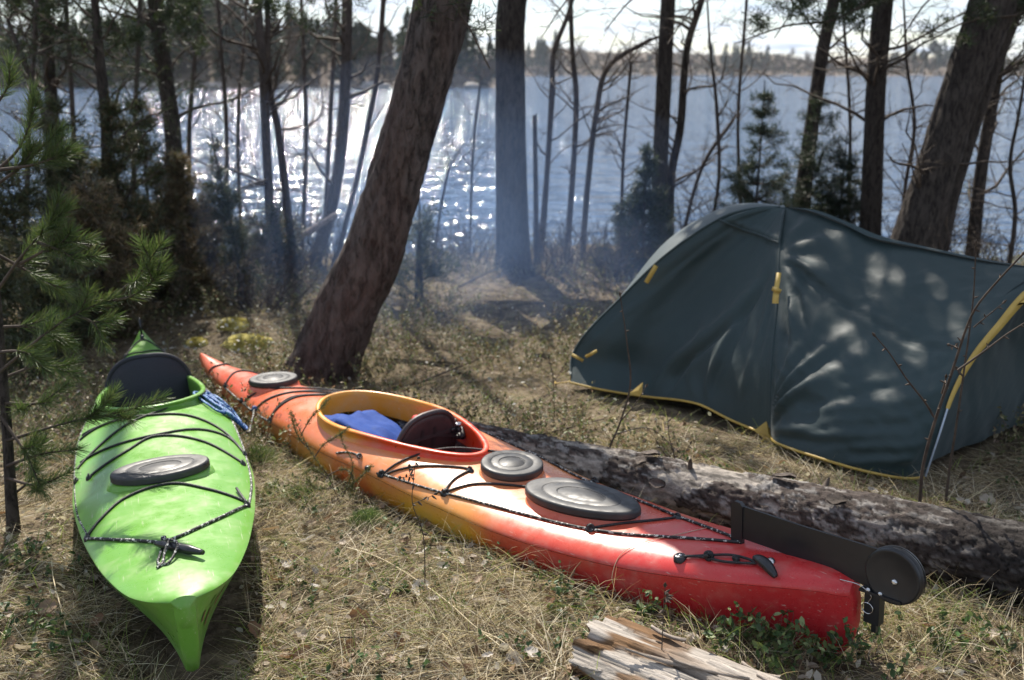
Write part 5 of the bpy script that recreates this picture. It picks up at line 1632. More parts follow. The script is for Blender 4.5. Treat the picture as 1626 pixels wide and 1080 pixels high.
def tri(pts, name, lift=.02):
    P = np.array([at(*p) for p in pts]); P = P + unit(cam_p - P.mean(0)) * lift
    c = P.mean(0) + unit(cam_p - P.mean(0)) * .008
    mb = MB(); n_ = len(P); i = np.arange(n_)
    mb.add(np.r_[P, [c]] - T0, np.stack([i, (i + 1) % n_, np.full(n_, n_)], 1))
    return mb.build(name, M['yellow'], tent, smooth=False)
dA = A_[1]
tri([(1197, 684, dA + .02), (1217, 669, dA + .03), (1226, 692, dA + .02), (1240, 702, dA - .02), (1222, 703, dA - .01)], 'corner_patch')
tri([(1000, 624, 5.20), (1021, 607, 5.22), (1019, 630, 5.18)], 'corner_patch')
tri([(904, 609, 5.56), (906, 593, 5.57), (916, 594, 5.56), (908, 608, 5.56)], 'corner_patch')
mb = MB()
for a, b in (((1213, 697, dA), (1203, 712, dA - .05)), ((1222, 700, dA), (1216, 716, dA - .04))):
    mb.tube(np.array([at(*a), at(*b)]) + unit(cam_p - A_) * .02 - T0, .006, 6)
mb.build('peg_loop', M['yellow'], tent)
mb = MB(); pgp = onground(1206, 712, .0); mb.tube(np.array([pgp + [0, 0, .03], pgp + [.02, .01, -.05]]) - T0, .004, 6); mb.build('tent_peg', M['steel'], tent)
# guy tail from the left corner
rope_tube([B_ - T0, B_ + [-.08, .03, -.02] - T0, onground(882, 606, .01) - T0], .004, 'guy_line', M['yellow'], tent)

# ------------------------------------------------------------------ fallen log
def log_mat():
    m, t, b = new_mat('log bark')
    n = t.nodes.new; l = t.links.new
    tcn = n('ShaderNodeTexCoord')
    mp = n('ShaderNodeMapping'); mp.inputs['Scale'].default_value = (.8, 1, 1); l(tcn.outputs['Object'], mp.inputs['Vector'])
    at_ = n('ShaderNodeAttribute'); at_.attribute_name = 'Col'
    no = n('ShaderNodeTexNoise'); no.inputs['Scale'].default_value = 38; no.inputs['Detail'].default_value = 8; no.inputs['Roughness'].default_value = .7
    l(mp.outputs[0], no.inputs['Vector'])
    r = n('ShaderNodeMapRange'); r.inputs['From Min'].default_value = .3; r.inputs['From Max'].default_value = .7; r.inputs['To Min'].default_value = .45; r.inputs['To Max'].default_value = 1.5
    l(no.outputs['Fac'], r.inputs['Value'])
    mu = n('ShaderNodeMixRGB'); mu.blend_type = 'MULTIPLY'; mu.inputs['Fac'].default_value = 1
    l(at_.outputs['Color'], mu.inputs['Color1']); l(r.outputs[0], mu.inputs['Color2'])
    l(mu.outputs[0], b.inputs['Base Color'])
    b.inputs['Roughness'].default_value = .88; b.inputs['Specular IOR Level'].default_value = .2
    bp = n('ShaderNodeBump'); bp.inputs['Strength'].default_value = 1; bp.inputs['Distance'].default_value = .012
    l(no.outputs['Fac'], bp.inputs['Height']); l(bp.outputs[0], b.inputs['Normal'])
    return m
M['log'] = log_mat()
pr, pl = onground(1600, 888, .125), onground(905, 736, .105)
axl = (pr - pl) / np.linalg.norm(pr - pl)
e0, e1 = pl - axl * .95, pr + axl * .75
e0[2] = float(gz(e0[0], e0[1])) + .085; 
LL = np.linalg.norm(e1 - e0)
lg = empty('fallen_log', (e0 + e1) / 2 - [0, 0, .12], 'long fallen log with flaking grey bark lying between the orange kayak and the tent', 'log')
X_ = unit(e1 - e0); Y_ = unit(np.cross([0, 0, 1.0], X_)); Z_ = np.cross(X_, Y_)
mm = Matrix.Identity(4)
for r_ in range(3): mm[r_][0], mm[r_][1], mm[r_][2], mm[r_][3] = X_[r_], Y_[r_], Z_[r_], e0[r_]
lg.matrix_world = mm
nx, na = 500, 100
xx = np.linspace(0, LL, nx); aa = np.linspace(0, 2 * math.pi, na, endpoint=False)
XX, AA = np.meshgrid(xx, aa, indexing='ij')
r0 = np.interp(xx, [0, LL * .3, LL * .7, LL], [.078, .093, .116, .122])[:, None]
q = np.stack([XX * 9.0, np.cos(AA) * 2.0, np.sin(AA) * 2.0], -1)
f_big = fbm(q, 4, 3); f_fine = fbm(q * np.array([3.0, 6, 6]), 3, 13)
vv = fbm(q * np.array([1.6, 2.6, 2.6]) + 7, 3, 17)
bark = sstep(.485, .515, f_big + .35 * (vv - .5) + .26 * sstep(LL * .38, LL * .62, XX) - .02)     # plates of bark left on the wood
crack = sstep(.06, .0, np.abs(f_fine - .5)) * bark
rr = r0 * (1 + .10 * (fbm(q * .5, 2, 29) - .5)) + .010 * bark * (.5 + f_fine) - .007 * crack + .006 * (f_fine - .5)
P = np.stack([XX, rr * np.cos(AA), rr * np.sin(AA)], -1)
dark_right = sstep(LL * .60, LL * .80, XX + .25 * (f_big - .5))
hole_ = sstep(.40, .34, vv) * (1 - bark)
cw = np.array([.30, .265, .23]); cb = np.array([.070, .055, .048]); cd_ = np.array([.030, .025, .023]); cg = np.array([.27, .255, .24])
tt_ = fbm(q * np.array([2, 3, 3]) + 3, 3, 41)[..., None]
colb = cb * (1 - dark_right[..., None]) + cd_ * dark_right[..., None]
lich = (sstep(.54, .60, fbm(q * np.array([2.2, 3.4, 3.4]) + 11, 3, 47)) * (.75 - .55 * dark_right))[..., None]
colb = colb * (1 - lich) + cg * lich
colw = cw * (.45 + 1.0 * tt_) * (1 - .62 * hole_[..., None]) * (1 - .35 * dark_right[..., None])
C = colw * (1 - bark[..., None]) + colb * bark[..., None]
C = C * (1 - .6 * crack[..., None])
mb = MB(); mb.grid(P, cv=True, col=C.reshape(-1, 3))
for k in (0, -1):
    ring = P[k]; c = ring.mean(0)
    g_ = np.stack([ring, ring * .6 + c * .4 + [.01 * (1 if k else -1), 0, 0], np.tile(c, (na, 1))], 0)
    mb.grid(g_, cv=True, col=(.25, .19, .13), flip=(k == 0))
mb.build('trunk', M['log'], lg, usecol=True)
g = np.random.default_rng(4)
for k in range(7):
    x_ = g.uniform(.3, LL - .3); a_ = g.uniform(.2, 2.2)
    dirv = np.array([.2, math.cos(a_), math.sin(a_)])
    rr0 = float(np.interp(x_, [0, LL * .3, LL * .7, LL], [.085, .108, .132, .138]))
    mb = MB(); mb.tube(np.array([x_, 0, 0]) + dirv * np.array([[rr0 - .02], [rr0 + .012], [rr0 + .03]]), [.012, .009, .003], 7)
    mb.build('branch_stub', M['twig'], lg)
# loose bark scales along its top
for k in range(6):
    x_ = g.uniform(.9, LL - .5); a_ = g.uniform(.3, 2.9)
    rr0 = float(np.interp(x_, [0, LL * .3, LL * .7, LL], [.085, .108, .132, .138])) + .012
    w_ = g.uniform(.012, .026); l_ = g.uniform(.02, .05)
    U, V_ = np.meshgrid(np.linspace(-1, 1, 5), np.linspace(-1, 1, 5), indexing='ij')
    aj = a_ + V_ * w_ / rr0 * (.7 + .3 * np.cos(U * 2)) ; rj = rr0 + .008 * np.abs(V_) + .006 * U
    s1 = np.stack([x_ + U * l_ * (.7 + .3 * np.cos(V_ * 2)), rj * np.cos(aj), rj * np.sin(aj)], -1)
    s2 = np.stack([x_ + U * l_ * .95, (rj - .006) * np.cos(aj), (rj - .006) * np.sin(aj)], -1)
    mb = MB(); mb.grid(s1, col=tuple(np.array([.10, .082, .07]) * g.uniform(.5, 2.2))); mb.grid(s2, flip=True, col=(.05, .04, .035))
    mb.build('bark_scale', M['log'], lg, usecol=True)

# ------------------------------------------------------------------ weathered wood in the foreground
def wood_mat():
    m, t, b = new_mat('weathered wood')
    n = t.nodes.new; l = t.links.new
    tcn = n('ShaderNodeTexCoord')
    at_ = n('ShaderNodeAttribute'); at_.attribute_name = 'Col'
    mp = n('ShaderNodeMapping'); mp.inputs['Scale'].default_value = (3, 45, 45); l(tcn.outputs['Object'], mp.inputs['Vector'])
    no = n('ShaderNodeTexNoise'); no.inputs['Scale'].default_value = 3; no.inputs['Detail'].default_value = 8; no.inputs['Roughness'].default_value = .7; no.inputs['Distortion'].default_value = .5
    l(mp.outputs[0], no.inputs['Vector'])
    r = n('ShaderNodeMapRange'); r.inputs['From Min'].default_value = .3; r.inputs['From Max'].default_value = .7; r.inputs['To Min'].default_value = .45; r.inputs['To Max'].default_value = 1.35
    l(no.outputs['Fac'], r.inputs['Value'])
    mu = n('ShaderNodeMixRGB'); mu.blend_type = 'MULTIPLY'; mu.inputs['Fac'].default_value = 1
    l(at_.outputs['Color'], mu.inputs['Color1']); l(r.outputs[0], mu.inputs['Color2']); l(mu.outputs[0], b.inputs['Base Color'])
    b.inputs['Roughness'].default_value = .8; b.inputs['Specular IOR Level'].default_value = .25
    bp = n('ShaderNodeBump'); bp.inputs['Strength'].default_value = 1; bp.inputs['Distance'].default_value = .008
    l(no.outputs['Fac'], bp.inputs['Height']); l(bp.outputs[0], b.inputs['Normal'])
    return m
M['wood'] = wood_mat()
w0, w1 = onground(950, 1045, .0), onground(1190, 1150, .0)
X_ = unit((w1 - w0) * [1, 1, 0]); Y_ = np.cross([0, 0, 1.0], X_); Z_ = np.array([0, 0, 1.0])
X_ = unit(w1 - w0)
wd = empty('driftwood', (0, 0, 0), 'broken weathered piece of grey wood with splintered grain in the foreground', 'wood')
mm = Matrix.Identity(4)
for r_ in range(3): mm[r_][0], mm[r_][1], mm[r_][2], mm[r_][3] = X_[r_], Y_[r_], Z_[r_], w0[r_]
mm[2][3] = float(gz(w0[0], w0[1])) - .01
wd.matrix_world = mm
nx, na = 220, 120
xx = np.linspace(-.02, .85, nx); aa = np.linspace(-.25, math.pi + .25, na)
XX, AA = np.meshgrid(xx, aa, indexing='ij')
gr = fbm(np.stack([XX * 3.0, AA * 9, XX * 0], -1), 4, 61)
gr2 = 1 - np.abs(2 * fbm(np.stack([XX * 2.2, AA * 16, XX * 0 + 3], -1), 3, 67) - 1)
steps = np.floor(fbm(np.stack([XX * 2.0 + AA * .8, AA * 3.0, XX * 0 + 9], -1), 2, 71) * 5) / 5
rr = .135 * (1 + .34 * (steps - .5) + .20 * (gr - .5) + .06 * (gr2 - .5)) * (1 - .25 * sstep(.25, -.02, XX) * sstep(1.2, 2.4, AA))
endj = .10 * (fbm(np.stack([AA * 4, AA * 0, AA * 0], -1), 3, 77) - .5) * sstep(.2, 0, XX)
P = np.stack([XX + endj, rr * np.cos(AA) * 1.15, rr * np.sin(AA) * .82], -1)
C = np.array([.40, .355, .31]) * (.55 + .8 * gr[..., None])
rot_ = (sstep(.50, .60, fbm(np.stack([XX * 5, AA * 2.4, XX * 0 + 5], -1), 3, 81)) * sstep(.45, .1, XX))[..., None]
C = C * (1 - rot_) + np.array([.17, .095, .045]) * rot_
C = C * (1 - .55 * sstep(.55, .40, gr2)[..., None] * .8)
mb = MB(); mb.grid(P, col=C.reshape(-1, 3), flip=True)
ring = P[0]; c = np.array([.03, 0, .0])
mb.grid(np.stack([ring, ring * .6 + c * .4 + np.c_[.03 * (fbm(np.stack([aa * 5, aa * 0, aa * 0], -1), 2, 5) - .5), aa * 0, aa * 0], np.tile(c, (na, 1))], 0), col=(.24, .16, .10))
mb.build('wood', M['wood'], wd, usecol=True)
g = np.random.default_rng(14)
for k in range(7):
    x_ = g.uniform(.0, .55); a_ = g.uniform(.5, 2.7); l_ = g.uniform(.08, .26); w_ = g.uniform(.006, .018)
    rb = .15
    b0 = np.array([x_, rb * math.cos(a_) * 1.1, rb * math.sin(a_) * .78 + .004])
    dv_ = unit(np.array([1, .12 * g.normal(), .05 * g.normal()]))
    sidev = np.array([0, -math.sin(a_), math.cos(a_) * .8]); up = np.array([0, math.cos(a_), math.sin(a_)])
    t_ = np.linspace(0, 1, 7)[:, None]
    ctr = b0 + dv_ * l_ * t_ + up * (.012 * g.random() * (2 * t_ - 1) ** 2)
    ww = w_ * (1 - .85 * np.abs(2 * t_ - .9))
    ring = np.stack([ctr - sidev * ww, ctr + up * .006, ctr + sidev * ww, ctr - up * .006], 1)
    mb = MB(); mb.grid(ring, cv=True, col=tuple(np.array([.38, .32, .27]) * g.uniform(.5, 1.15)))
    mb.build('splinter', M['wood'], wd, usecol=True)

# ------------------------------------------------------------------ young pine at the left edge
def shoots(root, specs, g, needle_mb, branch_mb, nlen=.055):
    """specs: list of polylines (local); needles in pairs set along the outer part of each shoot"""
    for pts, dens, f0, sc in specs:
        p = smooth_path(pts, 24)
        branch_mb.tube(p, np.linspace(.0045 * sc + .0012, .0014, 24), 6)
        ln = np.linalg.norm(np.diff(p, axis=0), axis=1).sum()
        n = int(dens * ln * (1 - f0))
        t = f0 + (1 - f0) * g.random(n)
        x = t * 23; i = np.clip(x.astype(int), 0, 22); fr = (x - i)[:, None]
        base = p[i] * (1 - fr) + p[i + 1] * fr
        T = unit(p[i + 1] - p[i])
        rv = unit(np.cross(T, g.normal(size=(n, 3))))
        op = g.uniform(.55, 1.1, n) * (1 - .45 * sstep(.85, 1, t))
        d = unit(T * np.cos(op)[:, None] + rv * np.sin(op)[:, None])
        L_ = nlen * g.uniform(.7, 1.15, n) * (1 - .25 * sstep(.9, 1, t))
        V, F, m = blades(base, d, L_, np.full(n, .0023), T * (L_ * .18)[:, None], 2, .35, g)
        cols = jitter_cols(n, [(.065, .105, .030), (.085, .125, .036), (.048, .080, .026), (.11, .13, .05)], g, .15)
        needle_mb.add(V, F, np.repeat(cols, m, 0))


g = np.random.default_rng(77)
pb = onground(20, 842)
yp = empty('young_pine', pb, 'young pine with fresh green needles at the left edge beside the green kayak', 'tree')
mb = MB()
stem = smooth_path([pb + [0, 0, -.08], at(16, 760, pb[1]), at(8, 640, pb[1] + .02), at(-5, 480, pb[1] + .03), at(-20, 300, pb[1] + .02), at(-15, 150, pb[1])], 40)
trunk_mesh(mb, stem - pb, np.linspace(.022, .008, 40), 16, .03, .12, 3, .3); mb.build('trunk', M['darkbark'], yp)
def w_(px, py, dd): return at(px, py, pb[1] + dd) - pb
specs = []
main = [  # (start, mid, tip, ahead offset, number of side shoots)
    ((0, 590), (100, 510), (185, 470), -.05, 3), ((185, 470), (225, 430), (258, 384), -.10, 2), ((150, 480), (210, 470), (262, 430), -.10, 2), ((120, 500), (150, 515), (165, 550), -.1, 1),
    ((-10, 560), (40, 560), (75, 590), -.15, 1), ((-10, 470), (40, 400), (110, 325), -.05, 3), ((30, 420), (90, 390), (145, 380), -.1, 2), ((60, 385), (100, 400), (125, 418), -.18, 1),
    ((-15, 300), (40, 260), (95, 205), 0, 2), ((-15, 280), (30, 235), (60, 160), .05, 1), ((0, 270), (50, 262), (118, 242), -.05, 2), ((-15, 180), (5, 150), (20, 125), .0, 1),
    ((10, 700), (120, 668), (190, 660), -.02, 2), ((120, 668), (190, 655), (258, 632), .00, 1), ((150, 664), (165, 645), (182, 622), .03, 0), ((8, 640), (60, 640), (105, 612), .05, 2),
    ((10, 740), (70, 720), (125, 714), -.08, 2), ((12, 760), (60, 770), (110, 750), -.12, 1), ((5, 600), (70, 580), (125, 598), .12, 2), ((14, 790), (40, 770), (60, 745), .05, 1),
    ((-10, 520), (50, 520), (115, 545), .1, 2), ((-12, 400), (60, 440), (105, 468), .15, 2), ((0, 660), (40, 720), (70, 785), -.15, 1)]
nm_, bm_ = MB(), MB()
for a, m_, b_, dd, ns in main:
    q = [w_(*a, dd * .2), w_(*m_, dd * .7), w_(*b_, dd)]
    specs.append((q, 1250, .42, 1.3))
    pp = smooth_path(q, 12)
    for k in range(ns):
        i = int(g.integers(3, 10))
        T = unit(pp[i + 1] - pp[i])
        dv_ = unit(T + g.normal(size=3) * .55 + [0, 0, .15])
        ln = g.uniform(.07, .13)
        specs.append(([pp[i], pp[i] + dv_ * ln * .5 + [0, 0, .006], pp[i] + unit(dv_ + [0, 0, .25]) * ln], 1500, .05, .7))
shoots(yp, specs, g, nm_, bm_)
tag(bm_.build('branches', M['twig'], yp), kind='stuff')
tag(nm_.build('needles', M['needle'], yp, usecol=True), kind='stuff')

# ------------------------------------------------------------------ bare saplings and sprigs
def sapling(name, label, main, subs, d, r0, mat=M['twig'], cat='sapling', buds=True, seed=0, group=None):
    g = np.random.default_rng(seed)
    b = at(*main[0], d); z0 = float(gz(b[0], b[1])); 
    b = b.copy()
    root = empty(name, (b[0], b[1], z0), label, cat, group)
    o0 = np.array([b[0], b[1], z0])
    P = smooth_path([np.r_[b[:2], z0 - .05]] + [at(x, y, d - .04 * k) for k, (x, y) in enumerate(main)], 40) - o0
    mb = MB(); mb.tube(P, np.linspace(r0, r0 * .35, 40), 8); mb.build('stem', mat, root)
    bb = []
    for s in subs:
        Q = smooth_path([at(x, y, d - .02 * k - .04) for k, (x, y) in enumerate(s)], 20) - o0
        bb.append(Q)
        mb = MB(); mb.tube(Q, np.linspace(r0 * .55, r0 * .25, 20), 7); mb.build('branch', mat, root)
    if buds:
        mb = MB()
        for Q in [P[12:]] + bb:
            for k in range(4, len(Q) - 1, 4):
                T = unit(Q[k + 1] - Q[k]); rv = unit(np.cross(T, g.normal(size=3)))
                mb.tube(Q[k] + (T * .4 + rv) * np.array([[0], [.008], [.018]]), [.0022, .0038, .0008], 5)
            T = unit(Q[-1] - Q[-2]); mb.tube(Q[-1] + T * np.array([[0], [.008], [.02]]), [.0028, .0055, .001], 6)
        tag(mb.build('buds', mat, root), kind='stuff')
    return root
sapling('bare_sapling', 'bare budding sapling standing behind the log in front of the tent door', [(1460, 803), (1466, 740), (1486, 665), (1512, 590), (1535, 520), (1552, 485), (1590, 440), (1622, 406)],
        [[(1483, 662), (1470, 640), (1440, 602), (1412, 560), (1390, 534)], [(1521, 588), (1560, 560), (1600, 530), (1640, 505)], [(1496, 625), (1500, 610), (1502, 600)], [(1524, 555), (1515, 550), (1508, 548)]], 3.25, .0075, seed=1)
sapling('bare_sapling', 'blurred thin sapling close to the tent door behind the budding one', [(1508, 745), (1518, 680), (1532, 580), (1545, 480), (1550, 390)], [[(1546, 520), (1570, 500), (1592, 482)], [(1530, 600), (1524, 590), (1520, 585)]], 3.7, .006, seed=2)
sapling('bare_sapling', 'thin dark sapling in front of the left part of the tent', [(965, 722), (985, 670), (1001, 610), (995, 540), (985, 470)], [[(983, 672), (1010, 640), (1025, 615)], [(975, 690), (1030, 680), (1075, 715)]], 4.15, .0055, seed=3)
sapling('bare_twig', 'small forked twig plant growing in front of the log', [(1072, 745), (1072, 730), (1068, 715)], [[(1072, 735), (1090, 715), (1096, 705)], [(1071, 735), (1055, 720), (1045, 705)], [(1068, 716), (1062, 690), (1060, 660)]], 3.95, .004, seed=4, cat='twig')
sapling('bare_twig', 'tiny forked grey twig rising in front of the orange kayak side', [(672, 850), (655, 800), (657, 760), (660, 735), (664, 728)], [[(657, 765), (650, 750), (650, 742)], [(657, 757), (640, 758), (636, 758)], [(655, 800), (680, 790), (690, 785)]], 2.95, .0022, seed=5, cat='twig')
sapling('bare_twig', 'leafless twig in the grass left of the tent corner', [(880, 640), (878, 600), (872, 570)], [[(878, 610), (890, 590), (897, 580)]], 5.0, .004, seed=6, cat='twig')
sapling('bare_twig', 'thin shoot standing beside the pale sprig at the red hull', [(1053, 985), (1054, 960), (1056, 932)], [[(1054, 955), (1058, 948), (1059, 945)]], 2.38, .0022, seed=7, cat='twig')
# sprig of juniper against the orange kayak
g = np.random.default_rng(15)
b = onground(545, 800)
js = empty('juniper_sprig', b, 'spindly juniper sprig growing against the orange kayak below its cockpit', 'shrub')
def jw(px, py, dd=0): return at(px, py, b[1] + dd) - b
js_specs = [[jw(540, 800), jw(520, 755), jw(505, 735), jw(490, 712), jw(478, 688), jw(466, 660)], [jw(490, 712), jw(478, 700), jw(468, 680), jw(462, 655)], [jw(478, 690), jw(495, 662), jw(512, 645), jw(520, 635)],
            [jw(500, 725), jw(515, 705), jw(540, 690), jw(552, 680)], [jw(520, 755), jw(545, 745), jw(560, 755), jw(556, 790)], [jw(530, 775), jw(500, 775), jw(488, 760)], [jw(535, 790), jw(570, 760), jw(590, 740)], [jw(540, 800), jw(560, 740), jw(545, 705), jw(540, 688)], [jw(520, 760), jw(498, 745), jw(482, 752)]]
bm_, nm_ = MB(), MB()
for q in js_specs:
    p = smooth_path(q, 20); bm_.tube(p, np.linspace(.0024, .0010, 20), 5)
    n = 330
    k = g.integers(5, 20, n)
    V, F, m = blades(p[k] + g.normal(size=(n, 3)) * .004, unit(g.normal(size=(n, 3)) + unit(p[np.minimum(k + 1, 19)] - p[k - 1]) * .9), g.uniform(.006, .014, n), np.full(n, .0022), np.zeros((n, 3)), 1, .3, g)
    nm_.add(V, F, np.repeat(jitter_cols(n, [(.10, .115, .04), (.14, .13, .05), (.07, .09, .035)], g), m, 0))
tag(bm_.build('branches', M['twig'], js), kind='stuff'); tag(nm_.build('needles', M['needle'], js, usecol=True), kind='stuff')

# ------------------------------------------------------------------ ground plants
rng = np.random.default_rng(99)
LOGA, LOGB = e0[:2], e1[:2]
def near_log(x, y, w=.10):
    ab = LOGB - LOGA
    t = np.clip(((x - LOGA[0]) * ab[0] + (y - LOGA[1]) * ab[1]) / (ab @ ab), 0, 1)
    return np.hypot(x - LOGA[0] - t * ab[0], y - LOGA[1] - t * ab[1]) < w


tent_poly = np.array([B_[:2], A_[:2], C_[:2], DB[:2], mirror(DB)[:2], mirror(A_)[:2], mirror(B_)[:2]])
def in_tent(x, y):
    c = np.zeros(np.shape(x), bool)
    j = len(tent_poly) - 1
    for i in range(len(tent_poly)):
        xi, yi = tent_poly[i]; xj, yj = tent_poly[j]
        c ^= ((yi > y) != (yj > y)) & (x < (xj - xi) * (y - yi) / (yj - yi + 1e-12) + xi)
        j = i
    return c


def by_tent(x, y, w=.30):
    r = np.zeros(np.shape(x), bool)
    for p, q in ((B_, A_), (A_, C_), (C_, DB)):
        ab = (q - p)[:2]
        t = np.clip(((x - p[0]) * ab[0] + (y - p[1]) * ab[1]) / (ab @ ab), 0, 1)
        r |= np.hypot(x - p[0] - t * ab[0], y - p[1] - t * ab[1]) < w
    return r


def scatter(n, y0, y1, power=1.0, half=.60, clear=.72):
    """random ground points inside the view wedge between two distances"""
    y = y0 + (y1 - y0) * rng.random(n) ** power
    x = (rng.random(n) * 2 - 1) * (half * y + .35)
    k = ~in_kayak(x, y, clear) & ~near_log(x, y) & ~in_tent(x, y)
    x, y = x[k], y[k]
    return np.stack([x, y, gz(x, y)], 1)


STRAW = [(.44, .355, .22), (.52, .44, .305), (.28, .21, .125), (.57, .51, .39), (.14, .10, .065), (.22, .20, .10)]
FRESH = [(.16, .22, .045), (.22, .28, .07), (.12, .17, .04)]
def grass(name, label, base, length, width, up, cols, mat, curl=.6, segs=3, clump=None):
    n = len(base)
    a = rng.random(n) * 6.28
    if clump is not None:   # tufts lean together
        a = 6.28 * vnoise(np.c_[base[:, :2] * clump, base[:, :1] * 0], 3) * 2 + rng.normal(size=n) * .9
    el = np.clip(rng.normal(up, .30, n), .03, 1.45)
    d = np.stack([np.cos(a) * np.cos(el), np.sin(a) * np.cos(el), np.sin(el)], 1)
    L_ = length * rng.uniform(.45, 1.3, n)
    bend = np.stack([np.cos(a + rng.normal(size=n) * .8), np.sin(a + rng.normal(size=n) * .8), -.9 * np.sin(el)], 1) * (L_ * curl * rng.uniform(.2, 1.0, n))[:, None]
    V, F, m = blades(base + [0, 0, .0], d, L_, width * rng.uniform(.6, 1.3, n), bend, segs, .25, rng)
    # keep blades above the soil
    gzv = gz(V[:, 0], V[:, 1]) + .002
    V[:, 2] = np.maximum(V[:, 2], gzv + .004 * rng.random(len(V)))
    return tag(mesh_np(name, V, F, mat, None, True, np.repeat(jitter_cols(n, cols, rng, .22), m, 0)), label, kind='stuff')


p1_ = scatter(64000, 1.75, 4.6, 1.3)
dens = fbm(np.c_[p1_[:, :2] * 2.2, p1_[:, :1] * 0], 3, 51)
p1_ = p1_[(dens > .47) | (rng.random(len(p1_)) < .30)]
grass('dry_grass', 'matted dry straw coloured grass around the kayaks', p1_, .13, .0026, .32, STRAW, M['drygrass'], .8, 3, 1.6)
p2_ = scatter(6000, 1.8, 5.2, 1.2)
p2_ = p2_[fbm(np.c_[p2_[:, :2] * 1.6, p2_[:, :1] * 0], 3, 52) > .45]
grass('fresh_grass', 'scattered fresh green grass blades', p2_, .11, .0030, 1.0, FRESH, M['drygrass'], .4, 3, 3.0)
p3_ = scatter(26000, 4.3, 11.2, 1.1)
grass('bank_grass', 'dry grass and heath on the bank behind the log', p3_, .13, .0042, .75, [(.40, .33, .20), (.30, .24, .14), (.20, .165, .10), (.14, .12, .075), (.15, .165, .07), (.20, .21, .09)], M['drygrass'], .6, 2, 1.2)
# tufts against the hulls and the log
t_ = []
for K in (GK, OK_):
    s = rng.random(1500) * K.L; sg = np.where(rng.random(1500) < .5, 1, -1)
    off = K.b(s) * .80 + rng.random(1500) * .16
    w_p = K.o[:2] + s[:, None] * (K.X[:2] / np.linalg.norm(K.X[:2])) + (sg * off)[:, None] * K.Y[:2]
    t_.append(w_p)
lt = rng.random(1800); sd_ = np.where(rng.random(1800) < .5, 1, -1) * (.11 + .14 * rng.random(1800))
ln_ = unit(np.array([-(LOGB - LOGA)[1], (LOGB - LOGA)[0]]))
t_.append(LOGA + lt[:, None] * (LOGB - LOGA) + sd_[:, None] * ln_)
t_ = np.concatenate(t_)
t_ = t_[~in_kayak(t_[:, 0], t_[:, 1], .7) & ~in_tent(t_[:, 0], t_[:, 1]) & (t_[:, 1] > 1.8)]
grass('edge_grass', 'dry grass tufts along the hulls and the log', np.c_[t_, gz(t_[:, 0], t_[:, 1])], .13, .0026, .75, STRAW + FRESH[:1], M['drygrass'], .6, 3, 4)
feet = [(512, 590), (470, 585), (560, 590), (815, 432), (790, 432), (840, 434), (664, 462), (432, 440), (505, 430)]
w_p = np.concatenate([onground(*f)[:2] + rng.normal(size=(260, 2)) * [.16, .10] for f in feet])
grass('foot_grass', 'dry grass and heath round the feet of the pines', np.c_[w_p, gz(w_p[:, 0], w_p[:, 1])], .15, .004, .95, STRAW + [(.12, .13, .055), (.09, .11, .048)], M['drygrass'], .5, 3, 4)
# tall wisps at lower right
ctr = [onground(1330, 1010), onground(1480, 1000), onground(1560, 960), onground(1230, 1030), onground(1420, 1060), onground(700, 1000), onground(520, 1060), onground(430, 1010), onground(930, 985), onground(1600, 1040)]
ctr += [onground(rng.uniform(330, 1620), rng.uniform(800, 1075)) for _ in range(16)]
w_p = np.concatenate([c[:2] + rng.normal(size=(130, 2)) * [.11, .06] for c in ctr])
w_p = w_p[~near_log(w_p[:, 0], w_p[:, 1], .13)]
w_p = w_p[~in_kayak(w_p[:, 0], w_p[:, 1], .8)]
grass('grass_tufts', 'upright dry grass tufts in the foreground', np.c_[w_p, gz(w_p[:, 0], w_p[:, 1])], .17, .0022, .95, STRAW + FRESH[:2], M['drygrass'], .7, 4, 5)

# litter of small leaf scraps
def leaflets(name, label, base, size, cols, mat, flat=True, asp=.55, cup=.25, clear_z=.006, lite=False):
    n = len(base)
    a = rng.random(n) * 6.28
    tilt = rng.normal(size=(n, 2)) * (.35 if flat else .8)
    X_ = unit(np.stack([np.cos(a), np.sin(a), tilt[:, 0]], 1)); Yv = unit(np.cross(np.c_[tilt[:, 1], tilt[:, 0], np.ones(n)], X_)); Zv = np.cross(X_, Yv)
    s = size * rng.uniform(.55, 1.35, n)
    shape = [(-1, 0, 0), (-.35, -asp, cup), (-.35, 0, 0), (-.35, asp, cup), (.35, -asp * .9, cup), (.35, 0, 0.02), (.35, asp * .9, cup), (1, 0, .1)]
    if lite: shape = [(-1, 0, 0), (.05, -asp, cup), (1, 0, .1), (.05, asp, cup)]
    V = np.stack([base + (X_ * x + Yv * y + Zv * z) * s[:, None] for x, y, z in shape], 1)
    V[..., 2] += clear_z
    if lite:
        o = (np.arange(n) * 4)[:, None]
        F3 = np.concatenate([o + np.array([[0, 1, 2]]), o + np.array([[0, 2, 3]])])
        return tag(mesh_np(name, V.reshape(-1, 3), F3, mat, None, False, np.repeat(jitter_cols(n, cols, rng, .25), 4, 0)), label, kind='stuff')
    o = (np.arange(n) * 8)[:, None]
    F4 = np.concatenate([o + np.array([[1, 2, 5, 4]]), o + np.array([[2, 3, 6, 5]])])
    F3 = np.concatenate([o + np.array([q]) for q in ([0, 2, 1], [0, 3, 2], [4, 5, 7], [5, 6, 7])])
    return tag(mesh_np(name, V.reshape(-1, 3), [F4, F3], mat, None, True, np.repeat(jitter_cols(n, cols, rng, .25), 8, 0)), label, kind='stuff')
leaflets('leaf_litter', 'scraps of brown leaves and bark on the ground', scatter(15000, 1.75, 6.0, 1.3), .0085, [(.20, .135, .085), (.30, .24, .18), (.12, .08, .05), (.40, .35, .29), (.07, .05, .035)], M['drygrass'], lite=True)
